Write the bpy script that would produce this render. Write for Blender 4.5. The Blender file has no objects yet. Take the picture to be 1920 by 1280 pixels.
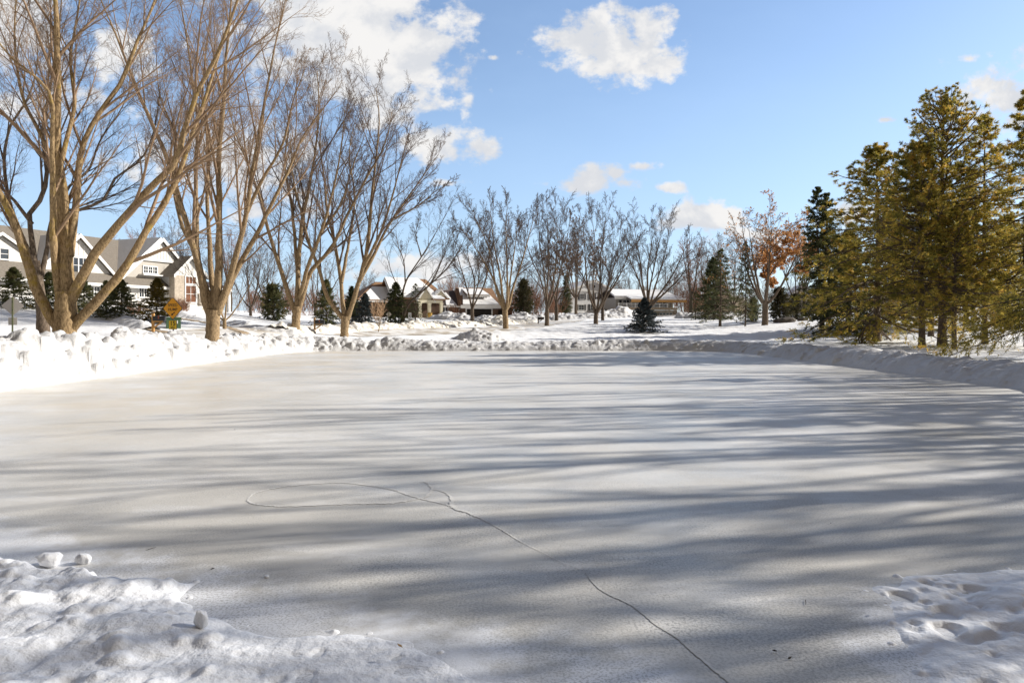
import bpy, math, random
import numpy as np
from mathutils import Vector, Matrix

random.seed(5)
SC = bpy.context.scene
COL = SC.collection
R = math.radians
F, CX, HY, CH = 1280.0, 960.0, 604.0, 1.8      # focal length (px), centre column, eye-level row, eye height
SUN_AZ, SUN_EL = R(13), R(27)                  # azimuth from +X towards +Y

# ------------------------------------------------------------------ helpers
def P(px, py, d):
    return np.array([(px - CX) / F * d, d, CH + (HY - py) / F * d])
def G0(px, py):
    d = CH * F / (py - HY)
    return ((px - CX) / F * d, d)

def sstep(a, b, x):
    t = np.clip((x - a) / (b - a), 0, 1)
    return t * t * (3 - 2 * t)

def _hash(ix, iy, seed):
    h = (ix.astype(np.int64) * 374761393 + iy.astype(np.int64) * 668265263 + seed * 974634777) & 0x7fffffff
    h = ((h ^ (h >> 13)) * 1274126177) & 0x7fffffff
    h = (h ^ (h >> 16)) & 0xffff
    return h / 65535.0
def vnoise(x, y, seed=0):
    x = np.asarray(x, float); y = np.asarray(y, float)
    ix = np.floor(x); iy = np.floor(y); fx = x - ix; fy = y - iy
    fx = fx**3 * (fx * (fx * 6 - 15) + 10); fy = fy**3 * (fy * (fy * 6 - 15) + 10)
    ix = ix.astype(np.int64); iy = iy.astype(np.int64)
    a = _hash(ix, iy, seed); b = _hash(ix + 1, iy, seed); c = _hash(ix, iy + 1, seed); d = _hash(ix + 1, iy + 1, seed)
    return (a + (b - a) * fx) * (1 - fy) + (c + (d - c) * fx) * fy
def fbm(x, y, seed=0, octv=4, gain=.5):
    s = 0; a = 1; n = 0
    for o in range(octv):
        ang = .7 * o + .3
        xr = (x * math.cos(ang) - y * math.sin(ang)) * 2**o; yr = (x * math.sin(ang) + y * math.cos(ang)) * 2**o
        s = s + a * (vnoise(xr + 17.3 * o, yr - 9.1 * o, seed + o) - .5); n += a; a *= gain
    return s / n * 2

def mesh_np(name, verts, facelists, mat=None, smooth=True):
    me = bpy.data.meshes.new(name)
    verts = np.asarray(verts, np.float32)
    me.vertices.add(len(verts)); me.vertices.foreach_set('co', verts.ravel())
    loops = []; starts = []; tot = 0
    for f in facelists:
        f = np.asarray(f, np.int32)
        if len(f) == 0: continue
        loops.append(f.ravel()); k = f.shape[1]
        starts.append(tot + np.arange(len(f)) * k); tot += f.size
    loops = np.concatenate(loops); starts = np.concatenate(starts).astype(np.int32)
    me.loops.add(len(loops)); me.loops.foreach_set('vertex_index', loops)
    me.polygons.add(len(starts)); me.polygons.foreach_set('loop_start', starts)
    me.polygons.foreach_set('use_smooth', np.full(len(starts), smooth, bool))
    me.update(calc_edges=True); me.validate()
    if mat: me.materials.append(mat)
    return me
def link(name, me, parent=None, loc=None):
    o = bpy.data.objects.new(name, me); COL.objects.link(o)
    if parent: o.parent = parent
    if loc is not None: o.location = loc
    return o
def tag(o, label, cat, group=None):
    o['label'] = label; o['category'] = cat
    if group: o['group'] = group
    return o
def thing(name, label, cat, loc=(0, 0, 0), rz=0, group=None):
    o = bpy.data.objects.new(name, None); COL.objects.link(o); o.empty_display_size = .3
    o.location = loc; o.rotation_euler = (0, 0, rz)
    return tag(o, label, cat, group)
def struct(o, kind='structure'):
    o['kind'] = kind; return o

class MB:                                       # collects simple solids into ONE mesh
    def __init__(s): s.v = []; s.q = []; s.n = 0; s.f = []
    def add(s, vs, fs):
        s.f += [[i + s.n for i in f] for f in fs]; s.v += [tuple(v) for v in vs]; s.n += len(vs); return s
    def box(s, x0, x1, y0, y1, z0, z1):
        v = [(x0, y0, z0), (x1, y0, z0), (x1, y1, z0), (x0, y1, z0), (x0, y0, z1), (x1, y0, z1), (x1, y1, z1), (x0, y1, z1)]
        return s.add(v, [(0, 3, 2, 1), (4, 5, 6, 7), (0, 1, 5, 4), (1, 2, 6, 5), (2, 3, 7, 6), (3, 0, 4, 7)])
    def prism(s, prof, y0, y1):                 # profile (x,z) counter-clockwise seen from -Y, extruded in y
        n = len(prof)
        v = [(x, y0, z) for x, z in prof] + [(x, y1, z) for x, z in prof]
        f = [tuple(range(n)), tuple(range(2 * n - 1, n - 1, -1))]
        f += [((i + 1) % n, i, i + n, (i + 1) % n + n) for i in range(n)]
        return s.add(v, f)
    def slab(s, a, b, c, d, th):                # thick quad
        a, b, c, d = [np.array(p, float) for p in (a, b, c, d)]
        nn = np.cross(b - a, d - a); nn = nn / np.linalg.norm(nn) * th
        v = [a, b, c, d, a + nn, b + nn, c + nn, d + nn]
        return s.add(v, [(0, 3, 2, 1), (4, 5, 6, 7), (0, 1, 5, 4), (1, 2, 6, 5), (2, 3, 7, 6), (3, 0, 4, 7)])
    def tube(s, pts, r, n=10, cap=True):
        pts = np.array(pts, float); rr = np.full(len(pts), r) if np.isscalar(r) else np.array(r)
        V, Q = tubes(pts[None], rr[None], n)
        fs = [tuple(q) for q in Q]
        m = len(pts)
        fs += [tuple(range(n - 1, -1, -1)), tuple(range((m - 1) * n, m * n))]
        return s.add([tuple(v) for v in V], fs)
    def lathe(s, prof, n=14, c=(0, 0)):
        v = []; f = []
        for r, z in prof:
            for k in range(n): v.append((c[0] + r * math.cos(2 * math.pi * k / n), c[1] + r * math.sin(2 * math.pi * k / n), z))
        for i in range(len(prof) - 1):
            for k in range(n): f.append((i * n + k, i * n + (k + 1) % n, (i + 1) * n + (k + 1) % n, (i + 1) * n + k))
        f.append(tuple(range(n - 1, -1, -1))); f.append(tuple(range((len(prof) - 1) * n, len(prof) * n)))
        return s.add(v, f)
    def build(s, name, mat, parent=None, smooth=False, loc=None):
        me = bpy.data.meshes.new(name); me.from_pydata(s.v, [], s.f); me.update()
        if smooth: me.polygons.foreach_set('use_smooth', [True] * len(me.polygons))
        me.materials.append(mat)
        return link(name, me, parent, loc)

def tubes(Pp, Rr, sides):
    """Pp (B,N,3), Rr (B,N) -> verts, quads"""
    B, N, _ = Pp.shape
    T = np.gradient(Pp, axis=1); T /= np.linalg.norm(T, axis=2, keepdims=True) + 1e-9
    mt = np.abs(T.mean(axis=1)); ref = np.eye(3)[np.argmin(mt, axis=1)][:, None, :]
    U = np.cross(T, ref); U /= np.linalg.norm(U, axis=2, keepdims=True) + 1e-9
    V = np.cross(T, U)
    a = np.arange(sides) * 2 * np.pi / sides
    ring = U[:, :, None, :] * np.cos(a)[None, None, :, None] + V[:, :, None, :] * np.sin(a)[None, None, :, None]
    vs = Pp[:, :, None, :] + ring * Rr[:, :, None, None]
    idx = np.arange(B * N * sides).reshape(B, N, sides)
    i0 = idx[:, :-1]; i1 = idx[:, 1:]
    q = np.stack([i0, np.roll(i0, -1, 2), np.roll(i1, -1, 2), i1], -1).reshape(-1, 4)
    return vs.reshape(-1, 3), q
def join(parts):
    vs = []; fs = []; n = 0
    for v, f in parts:
        vs.append(v); fs.append(f + n); n += len(v)
    return np.concatenate(vs), np.concatenate(fs)

# ------------------------------------------------------------------ materials
def nodes_of(m):
    m.use_nodes = True; nt = m.node_tree; return nt, nt.nodes, nt.links
def mat(name, color, rough=.7, var=.15, scale=3.0, bump=.0, bscale=20., metal=0, spec=.4, stretch=(1, 1, 1), col2=None, c2scale=2., c2lo=.5, c2hi=.65, trans=0.):
    m = bpy.data.materials.new(name); nt, N, L = nodes_of(m); b = N['Principled BSDF']
    b.inputs['Roughness'].default_value = rough; b.inputs['Metallic'].default_value = metal
    b.inputs['Specular IOR Level'].default_value = spec
    tc = N.new('ShaderNodeTexCoord'); mp = N.new('ShaderNodeMapping'); mp.inputs['Scale'].default_value = stretch
    L.new(tc.outputs['Object'], mp.inputs[0])
    nz = N.new('ShaderNodeTexNoise'); nz.inputs['Scale'].default_value = scale; nz.inputs['Detail'].default_value = 5
    L.new(mp.outputs[0], nz.inputs['Vector'])
    mx = N.new('ShaderNodeMix'); mx.data_type = 'RGBA'
    c = np.array(color)
    mx.inputs[6].default_value = (*np.clip(c * (1 - var * 1.6), 0, 1), 1); mx.inputs[7].default_value = (*np.clip(c * (1 + var * 1.6), 0, 1), 1)
    L.new(nz.outputs[0], mx.inputs[0]); out = mx.outputs[2]
    if col2 is not None:
        n2 = N.new('ShaderNodeTexNoise'); n2.inputs['Scale'].default_value = c2scale; n2.inputs['Detail'].default_value = 6
        L.new(mp.outputs[0], n2.inputs['Vector'])
        mr = N.new('ShaderNodeMapRange'); mr.inputs[1].default_value = c2lo; mr.inputs[2].default_value = c2hi
        L.new(n2.outputs[0], mr.inputs[0])
        m2 = N.new('ShaderNodeMix'); m2.data_type = 'RGBA'; m2.inputs[7].default_value = (*col2, 1)
        L.new(mr.outputs[0], m2.inputs[0]); L.new(out, m2.inputs[6]); out = m2.outputs[2]
    L.new(out, b.inputs['Base Color'])
    if bump:
        n3 = N.new('ShaderNodeTexNoise'); n3.inputs['Scale'].default_value = bscale; n3.inputs['Detail'].default_value = 6
        L.new(mp.outputs[0], n3.inputs['Vector'])
        bp = N.new('ShaderNodeBump'); bp.inputs['Strength'].default_value = bump; bp.inputs['Distance'].default_value = .05
        L.new(n3.outputs[0], bp.inputs['Height']); L.new(bp.outputs[0], b.inputs['Normal'])
    return m
def foliage_mat(name, c1, c2, trans=.35, rough=.6, c3=None, nscale=.9):
    m = bpy.data.materials.new(name); nt, N, L = nodes_of(m); b = N['Principled BSDF']; outn = N['Material Output']
    g = N.new('ShaderNodeNewGeometry'); tc = N.new('ShaderNodeTexCoord')
    nz = N.new('ShaderNodeTexNoise'); nz.inputs['Scale'].default_value = nscale; nz.inputs['Detail'].default_value = 3
    L.new(tc.outputs['Object'], nz.inputs['Vector'])
    ad = N.new('ShaderNodeMath'); ad.operation = 'MULTIPLY_ADD'; ad.inputs[1].default_value = .42
    L.new(g.outputs['Random Per Island'], ad.inputs[0])
    mr = N.new('ShaderNodeMapRange'); mr.inputs[1].default_value = .36; mr.inputs[2].default_value = .64; mr.inputs[3].default_value = -.15; mr.inputs[4].default_value = .68
    L.new(nz.outputs[0], mr.inputs[0]); L.new(mr.outputs[0], ad.inputs[2])
    rp = N.new('ShaderNodeValToRGB'); rp.color_ramp.elements[0].color = (*c1, 1); rp.color_ramp.elements[1].color = (*c2, 1)
    if c3: e = rp.color_ramp.elements.new(.82); e.color = (*c2, 1); rp.color_ramp.elements[2].color = (*c3, 1)
    L.new(ad.outputs[0], rp.inputs[0]); L.new(rp.outputs[0], b.inputs['Base Color'])
    b.inputs['Roughness'].default_value = rough; b.inputs['Specular IOR Level'].default_value = .25
    t = N.new('ShaderNodeBsdfTranslucent'); L.new(rp.outputs[0], t.inputs[0])
    ms = N.new('ShaderNodeMixShader'); ms.inputs[0].default_value = trans
    L.new(b.outputs[0], ms.inputs[1]); L.new(t.outputs[0], ms.inputs[2]); L.new(ms.outputs[0], outn.inputs[0])
    return m
def bark_mat(name, c1, c2, lichen=None, lo=.55, hi=.72, bump=.6):
    m = bpy.data.materials.new(name); nt, N, L = nodes_of(m); b = N['Principled BSDF']
    b.inputs['Roughness'].default_value = .9; b.inputs['Specular IOR Level'].default_value = .15
    tc = N.new('ShaderNodeTexCoord'); mp = N.new('ShaderNodeMapping'); mp.inputs['Scale'].default_value = (1, 1, .28); L.new(tc.outputs['Object'], mp.inputs[0])
    nz = N.new('ShaderNodeTexNoise'); nz.inputs['Scale'].default_value = 22; nz.inputs['Detail'].default_value = 6; nz.inputs['Roughness'].default_value = .65; L.new(mp.outputs[0], nz.inputs['Vector'])
    rp = N.new('ShaderNodeValToRGB'); rp.color_ramp.elements[0].position = .35; rp.color_ramp.elements[1].position = .66
    rp.color_ramp.elements[0].color = (*c1, 1); rp.color_ramp.elements[1].color = (*c2, 1); L.new(nz.outputs[0], rp.inputs[0]); out = rp.outputs[0]
    if lichen:
        n2 = N.new('ShaderNodeTexNoise'); n2.inputs['Scale'].default_value = 1.1; n2.inputs['Detail'].default_value = 7; n2.inputs['Roughness'].default_value = .7; L.new(tc.outputs['Object'], n2.inputs['Vector'])
        mr = N.new('ShaderNodeMapRange'); mr.inputs[1].default_value = lo; mr.inputs[2].default_value = hi; L.new(n2.outputs[0], mr.inputs[0])
        mx = N.new('ShaderNodeMix'); mx.data_type = 'RGBA'; mx.inputs[7].default_value = (*lichen, 1); L.new(mr.outputs[0], mx.inputs[0]); L.new(out, mx.inputs[6]); out = mx.outputs[2]
    L.new(out, b.inputs['Base Color'])
    bp = N.new('ShaderNodeBump'); bp.inputs['Strength'].default_value = bump; bp.inputs['Distance'].default_value = .03
    L.new(nz.outputs[0], bp.inputs['Height']); L.new(bp.outputs[0], b.inputs['Normal'])
    return m
def snow_mat(name, dirt=None, dscale=1.5, dlo=.6, dhi=.75, base=(.86, .865, .87), b1=.35, b2=.5, s1=9., s2=55., dmax=.7):
    m = bpy.data.materials.new(name); nt, N, L = nodes_of(m); b = N['Principled BSDF']
    b.inputs['Roughness'].default_value = .65; b.inputs['Specular IOR Level'].default_value = .25
    tc = N.new('ShaderNodeTexCoord')
    n0 = N.new('ShaderNodeTexNoise'); n0.inputs['Scale'].default_value = 2.3; n0.inputs['Detail'].default_value = 5; L.new(tc.outputs['Object'], n0.inputs['Vector'])
    mx = N.new('ShaderNodeMix'); mx.data_type = 'RGBA'; mx.inputs[6].default_value = (*[c * .95 for c in base], 1); mx.inputs[7].default_value = (*[min(c * 1.05, .93) for c in base], 1)
    L.new(n0.outputs[0], mx.inputs[0]); out = mx.outputs[2]
    if dirt:
        n2 = N.new('ShaderNodeTexNoise'); n2.inputs['Scale'].default_value = dscale; n2.inputs['Detail'].default_value = 8; n2.inputs['Roughness'].default_value = .7; L.new(tc.outputs['Object'], n2.inputs['Vector'])
        mr = N.new('ShaderNodeMapRange'); mr.inputs[1].default_value = dlo; mr.inputs[2].default_value = dhi; mr.inputs[4].default_value = dmax; L.new(n2.outputs[0], mr.inputs[0])
        m2 = N.new('ShaderNodeMix'); m2.data_type = 'RGBA'; m2.inputs[7].default_value = (*dirt, 1); L.new(mr.outputs[0], m2.inputs[0]); L.new(out, m2.inputs[6]); out = m2.outputs[2]
    L.new(out, b.inputs['Base Color'])
    na = N.new('ShaderNodeTexNoise'); na.inputs['Scale'].default_value = s1; na.inputs['Detail'].default_value = 4; L.new(tc.outputs['Object'], na.inputs['Vector'])
    nb = N.new('ShaderNodeTexNoise'); nb.inputs['Scale'].default_value = s2; nb.inputs['Detail'].default_value = 4; L.new(tc.outputs['Object'], nb.inputs['Vector'])
    bp = N.new('ShaderNodeBump'); bp.inputs['Strength'].default_value = b1; bp.inputs['Distance'].default_value = .06; L.new(na.outputs[0], bp.inputs['Height'])
    bq = N.new('ShaderNodeBump'); bq.inputs['Strength'].default_value = b2; bq.inputs['Distance'].default_value = .012; L.new(nb.outputs[0], bq.inputs['Height']); L.new(bp.outputs[0], bq.inputs['Normal'])
    L.new(bq.outputs[0], b.inputs['Normal'])
    return m

M = {}
M['snow'] = snow_mat('snow')
M['snow_bank'] = snow_mat('piled_snow', base=(.58, .58, .585), dirt=(.72, .66, .54), dscale=.55, dlo=.56, dhi=.72, dmax=.45, b1=.5)
M['snow_near'] = snow_mat('icy_snow', base=(.80, .81, .83), b1=.4, s1=11, s2=60, b2=.3)
M['snow_dirty'] = snow_mat('dirty_snow', dirt=(.34, .25, .15), dscale=2.6, dlo=.52, dhi=.66, dmax=.75, base=(.82, .79, .72))
M['roof_snow'] = snow_mat('roof_snow', s1=3)
M['road'] = mat('packed_snow_road', (.44, .38, .30), .8, .2, 2, .3, 30, col2=(.74, .73, .71), c2scale=.8, c2lo=.40, c2hi=.56)
M['drive'] = mat('sandy_drive', (.36, .27, .17), .85, .2, 2, .3, 25, col2=(.8, .8, .8), c2scale=1.6, c2lo=.58, c2hi=.68)
M['bark_a'] = bark_mat('tan_maple_bark', (.15, .10, .052), (.47, .335, .185), (.36, .25, .035), .54, .74)
M['bark_b'] = bark_mat('grey_tan_bark', (.13, .09, .052), (.43, .31, .18), (.30, .22, .06), .6, .8)
M['bark_c'] = bark_mat('grey_brown_bark', (.07, .052, .04), (.22, .17, .125))
M['bark_d'] = bark_mat('dark_bark', (.045, .035, .028), (.15, .115, .085))
M['twig_a'] = mat('twig_tan', (.27, .18, .11), .8, .25, 1.2)
M['twig_b'] = mat('twig_brown', (.15, .105, .08), .8, .25, 1.0)
M['twig_m'] = mat('twig_grey_brown', (.115, .082, .066), .8, .25, 1.0)
M['twig_r'] = mat('twig_russet', (.26, .13, .075), .8, .3, .8)
M['twig_p'] = mat('twig_pale', (.50, .33, .20), .8, .2, 2)
M['twig_d'] = mat('twig_dark', (.10, .072, .055), .8, .25, 1.0)
M['pine_gold'] = foliage_mat('gold_lit_pine_needles', (.11, .125, .03), (.63, .48, .09), .48, c3=(.90, .56, .15), nscale=1.5)  # sunlit gold and dark gaps between clumps are put into the needle colour
M['pine_dark'] = foliage_mat('dark_green_needles', (.045, .066, .034), (.17, .17, .06), .35)
M['spruce_green'] = foliage_mat('spruce_needles', (.06, .085, .04), (.20, .19, .07), .35, c3=(.32, .22, .09))
M['spruce_blue'] = foliage_mat('blue_spruce_needles', (.028, .042, .048), (.10, .125, .13), .3)
M['spruce_yellow'] = foliage_mat('yellow_spruce_needles', (.09, .075, .018), (.24, .17, .03), .35, c3=(.25, .15, .05))
M['cedar'] = foliage_mat('olive_cedar_foliage', (.03, .034, .014), (.10, .085, .03), .25)
M['oakleaf'] = foliage_mat('russet_oak_leaves', (.38, .18, .065), (.60, .31, .12), .45, c3=(.66, .42, .22))
M['oakleaf2'] = foliage_mat('brown_oak_leaves', (.17, .10, .05), (.32, .18, .08), .4)
M['sidingw'] = mat('white_siding', (.64, .62, .585), .6, .03, 2)
M['sidingg'] = mat('grey_siding', (.42, .39, .345), .7, .04, 2)
M['trim'] = mat('white_trim', (.74, .73, .70), .5, .02, 2)
M['sidingw2'] = mat('bright_white_siding', (.86, .86, .86), .6, .02, 2)
M['cream'] = mat('cream_siding', (.72, .66, .49), .6, .04, 2)
M['shingle_g'] = mat('grey_shingle', (.20, .175, .145), .9, .28, 7, .5, 30, stretch=(1, 1, 3))
M['shingle_b'] = mat('brown_shingle', (.27, .155, .085), .9, .25, 5, .4, 20, stretch=(1, 1, 3))
M['shingle_d'] = mat('dark_shingle', (.085, .062, .055), .9, .2, 5, .4, 20)
M['brownwall'] = mat('brown_shake_wall', (.125, .075, .05), .85, .2, 4, .4, 15, stretch=(1, 1, 3))
M['tanwall'] = mat('tan_render', (.50, .42, .31), .8, .06, 2)
M['stone'] = mat('stone_veneer', (.40, .34, .27), .85, .3, 6, .6, 8)
M['deck'] = mat('deck_fascia', (.36, .29, .21), .8, .12, 4)
M['fascia_o'] = mat('cedar_fascia', (.50, .27, .09), .7, .12, 4)
M['glass'] = mat('window_glass', (.035, .045, .06), .08, .4, .9, spec=.9)
M['glass_r'] = mat('window_glass_red_reflection', (.16, .075, .045), .1, .5, 1.5, spec=.8)  # the reddish reflection is put into the pane colour
M['door_r'] = mat('red_brown_door', (.22, .06, .03), .5, .1, 3)
M['door_d'] = mat('dark_door', (.03, .03, .035), .5, .1, 3)
M['garage_dark'] = mat('dark_garage_opening', (.022, .016, .012), .7, .3, 2)
M['shutter'] = mat('black_shutter', (.025, .025, .03), .6, .1, 5)
M['awning'] = mat('cream_awning', (.62, .54, .38), .7, .05, 3)
M['yellow'] = mat('sign_orange_yellow', (.80, .36, .012), .45, .05, 2)
M['yellow2'] = mat('sign_yellow', (.74, .50, .02), .45, .05, 2)
M['black'] = mat('sign_black', (.012, .011, .010), .5, .1, 3)
M['alu'] = mat('sign_back_aluminium', (.46, .42, .38), .45, .06, 3, metal=.35)
M['signw'] = mat('sign_white', (.78, .79, .80), .45, .03, 3)
M['steel'] = mat('post_green_steel', (.16, .17, .09), .55, .25, 12, metal=.2)
M['steel_d'] = mat('post_dark_steel', (.06, .06, .055), .55, .2, 12, metal=.3)
M['mailbox'] = mat('black_mailbox', (.03, .03, .032), .4, .2, 8)
M['wood'] = mat('weathered_post_wood', (.42, .26, .12), .8, .2, 8, .2, 30)
M['wood_o'] = mat('cedar_post_wood', (.52, .28, .09), .8, .2, 8, .2, 30)
M['utility'] = mat('utility_green', (.06, .115, .06), .5, .1, 4)
M['rock'] = mat('dark_boulder', (.10, .085, .07), .9, .3, 4, .6, 8)
M['leaf'] = mat('dead_leaf', (.30, .17, .05), .8, .3, 30)
M['bit'] = mat('bark_bit', (.035, .028, .02), .9, .3, 30)
M['planter'] = mat('ochre_planter', (.50, .30, .06), .7, .15, 6)

# ice
def ice_material():
    m = bpy.data.materials.new('rink_ice'); nt, N, L = nodes_of(m); b = N['Principled BSDF']
    tc = N.new('ShaderNodeTexCoord'); co = tc.outputs['Object']
    def noise(sc, det=5, rough=.6, vec=co, st=None):
        if st:
            mp = N.new('ShaderNodeMapping'); mp.inputs['Scale'].default_value = st; L.new(vec, mp.inputs[0]); vec = mp.outputs[0]
        n = N.new('ShaderNodeTexNoise'); n.inputs['Scale'].default_value = sc; n.inputs['Detail'].default_value = det; n.inputs['Roughness'].default_value = rough; L.new(vec, n.inputs['Vector']); return n.outputs[0]
    def rng(src, a, c, lo=0, hi=1, smooth=True):
        r = N.new('ShaderNodeMapRange'); r.interpolation_type = 'SMOOTHSTEP' if smooth else 'LINEAR'
        for i, v in zip((1, 2, 3, 4), (a, c, lo, hi)): r.inputs[i].default_value = v
        L.new(src, r.inputs[0]); return r.outputs[0]
    def mth(op, a, c):
        n = N.new('ShaderNodeMath'); n.operation = op
        for i, v in enumerate((a, c)):
            if isinstance(v, (int, float)): n.inputs[i].default_value = v
            else: L.new(v, n.inputs[i])
        return n.outputs[0]
    def mix(f, a, c):
        n = N.new('ShaderNodeMix'); n.data_type = 'RGBA'; L.new(f, n.inputs[0])
        for i, v in ((6, a), (7, c)):
            if isinstance(v, tuple): n.inputs[i].default_value = (*v, 1)
            else: L.new(v, n.inputs[i])
        return n.outputs[2]
    sx = N.new('ShaderNodeSeparateXYZ'); L.new(co, sx.inputs[0]); x, y = sx.outputs[0], sx.outputs[1]
    big = noise(.35, 6, .6); fine = noise(14, 6, .7)
    c = mix(rng(big, .35, .65), (.60, .586, .55), (.715, .70, .665))
    # tan tint in noisy patches, stronger towards the left side
    tan = mth('MULTIPLY', rng(x, -3.0, -9.5), rng(noise(.22, 5, .65), .40, .62))
    c = mix(mth('MULTIPLY', tan, .75), c, (.66, .585, .46))
    c = mix(rng(fine, .4, .72, 0, .28), c, (.50, .50, .50))
    # worn-through dark flecks near the viewer, dense on the right-hand side
    wv = N.new('ShaderNodeVectorMath'); wv.operation = 'MULTIPLY_ADD'; wn = N.new('ShaderNodeTexNoise'); wn.inputs['Scale'].default_value = 9; L.new(co, wn.inputs['Vector']); L.new(wn.outputs[1], wv.inputs[0]); wv.inputs[1].default_value = (.05, .05, 0); L.new(co, wv.inputs[2]); d = noise(52, 3, .6, vec=wv.outputs[0]); pat = noise(1.1, 4, .6)
    near = mth('MULTIPLY', rng(y, 10.5, 4.6), rng(x, -3.0, -.2))
    thr = mth('SUBTRACT', d, mth('MULTIPLY', mth('SUBTRACT', 1.0, near), .2))
    fl = mth('MULTIPLY', rng(thr, .505, .575), rng(pat, .30, .60))
    c = mix(mth('MULTIPLY', fl, .80), c, (.13, .128, .12))
    # ice scraped clear of frost in the nearer half, in cloudy patches
    clr = mth('MULTIPLY', rng(mth('ADD', y, mth('MULTIPLY', noise(.5, 5, .6), -5.0)), 8.5, 2.5), rng(noise(.45, 5, .6), .30, .52))
    c = mix(mth('MULTIPLY', clr, .75), c, (.475, .452, .405))
    # wind-blown frost dusting
    fr = mth('MULTIPLY', rng(noise(.9, 7, .7, st=(.5, 1.4, 1)), .5, .72), .5)
    c = mix(fr, c, (.82, .82, .82))
    du = mth('ADD', y, mth('MULTIPLY', mth('SUBTRACT', noise(2.2, 7, .72), .5), 2.6))
    du = mth('ADD', du, mth('MULTIPLY', mth('MINIMUM', x, 0.0), .5))
    du = mth('ADD', du, mth('MULTIPLY', rng(x, .3, 1.6), 1.0))
    du = mth('SUBTRACT', du, mth('MULTIPLY', rng(x, 1.2, 2.6), 1.75))
    c = mix(mth('MULTIPLY', rng(du, 4.15, 3.25), .92), c, (.80, .81, .83))
    grain = mth('MULTIPLY', mth('MULTIPLY', rng(noise(62, 3, .6), .47, .60), rng(y, 17.0, 4.0)), rng(noise(.8, 5, .6), .36, .56))
    c = mix(mth('MULTIPLY', grain, .55), c, (.27, .262, .24))
    L.new(c, b.inputs['Base Color'])
    L.new(rng(noise(.6, 5, .6), .35, .68, .30, .58), b.inputs['Roughness'])
    b.inputs['Specular IOR Level'].default_value = .35
    h = mth('ADD', mth('MULTIPLY', fine, .6), mth('MULTIPLY', fl, -.7))
    bp = N.new('ShaderNodeBump'); bp.inputs['Strength'].default_value = .28; bp.inputs['Distance'].default_value = .006; L.new(h, bp.inputs['Height'])
    bq = N.new('ShaderNodeBump'); bq.inputs['Strength'].default_value = .35; bq.inputs['Distance'].default_value = .03; L.new(noise(1.3, 5, .55), bq.inputs['Height']); L.new(bp.outputs[0], bq.inputs['Normal'])
    L.new(bq.outputs[0], b.inputs['Normal'])
    return m
M['ice'] = ice_material()
M['crack'] = mat('ice_crack', (.55, .54, .51), .6, .2, 6)
M['track'] = mat('skate_track', (.66, .645, .61), .6, .2, 6)

# ------------------------------------------------------------------ terrain
XL, XR, YF = -13.3, 13.6, 43.0                  # rink sides and far end
ctrl = []
def cp(px, py, d): ctrl.append(P(px, py, d))
for a in [(22, 641, 33), (85, 641, 31), (0, 640, 30), (295, 624, 38), (325, 611, 40), (397, 637, 33), (420, 620, 42), (553, 621, 45), (645, 633, 48),
          (27, 575, 46), (94, 578, 47), (154, 586, 47), (229, 599, 44), (296, 603, 43), (350, 577, 60), (250, 582, 54), (120, 566, 52), (0, 560, 46), (430, 600, 55), (500, 600, 62), (600, 608, 57),
          (680, 612, 58), (740, 608, 63), (757, 611, 66), (778, 606, 66), (800, 596, 105), (900, 599, 115), (885, 608, 78), (948, 617, 64), (1000, 600, 95), (1025, 611, 70), (1043, 602, 90), (1080, 589, 112),
          (1117, 607, 74), (1129, 601, 88), (1100, 587, 135), (1060, 588, 130), (1215, 597, 122), (1280, 592, 125), (1208, 623, 62), (1222, 601, 84), (1300, 598, 95), (1350, 613, 76), (1395, 613, 73), (1433, 611, 70),
          (1470, 602, 75), (1545, 617, 60), (1590, 607, 62), (1630, 642, 40), (1727, 652, 36), (1790, 653, 34), (1853, 648, 37), (1750, 632, 48), (1900, 628, 50), (1480, 596, 90), (1560, 594, 90), (1700, 600, 75), (1900, 600, 80)]: cp(*a)
for x, y, z in [(-17, 5, .6), (-30, 5, 1.0), (-45, 20, 2.2), (-60, 40, 3.4), (-60, 80, 3.6), (-40, 90, 3.2), (-20, -15, .5), (0, -15, .4), (20, -15, .4), (17, 2, .35), (17, 12, .35), (18, 20, .4), (30, 10, .8), (40, 30, 1.4), (60, 60, 2.2),
                (-5, 48, .35), (5, 48, .3), (14, 48, .35), (0, 56, .55), (8, 58, .6), (22, 55, .55), (60, -20, 1.), (-60, -20, 1.5), (100, 120, 4.5), (0, 160, 4.2), (-100, 120, 4.5), (60, 150, 4.2), (-50, 160, 4.4), (120, 40, 3.5), (-120, 20, 4), (0, 260, 5), (150, 260, 5.5), (-150, 260, 5.5)]:
    ctrl.append(np.array([x, y, z]))
ctrl = np.array(ctrl); _c = 3.5
def _phi(r2): return np.sqrt(r2 + _c * _c)
_A = _phi(((ctrl[:, None, :2] - ctrl[None, :, :2])**2).sum(-1)); n_ = len(ctrl)
_S = np.zeros((n_ + 1, n_ + 1)); _S[:n_, :n_] = _A - np.eye(n_) * .6; _S[:n_, n_] = 1; _S[n_, :n_] = 1
_w = np.linalg.solve(_S, np.append(ctrl[:, 2], 0))
def terrain(x, y):
    x = np.asarray(x, float); y = np.asarray(y, float); sh = np.broadcast(x, y).shape
    xf = np.clip(np.broadcast_to(x, sh).ravel(), -160, 160); yf = np.clip(np.broadcast_to(y, sh).ravel(), -40, 280)
    z = np.full(xf.shape, _w[n_])
    for i in range(n_): z += _w[i] * _phi((xf - ctrl[i, 0])**2 + (yf - ctrl[i, 1])**2)
    return z.reshape(sh)
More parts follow.
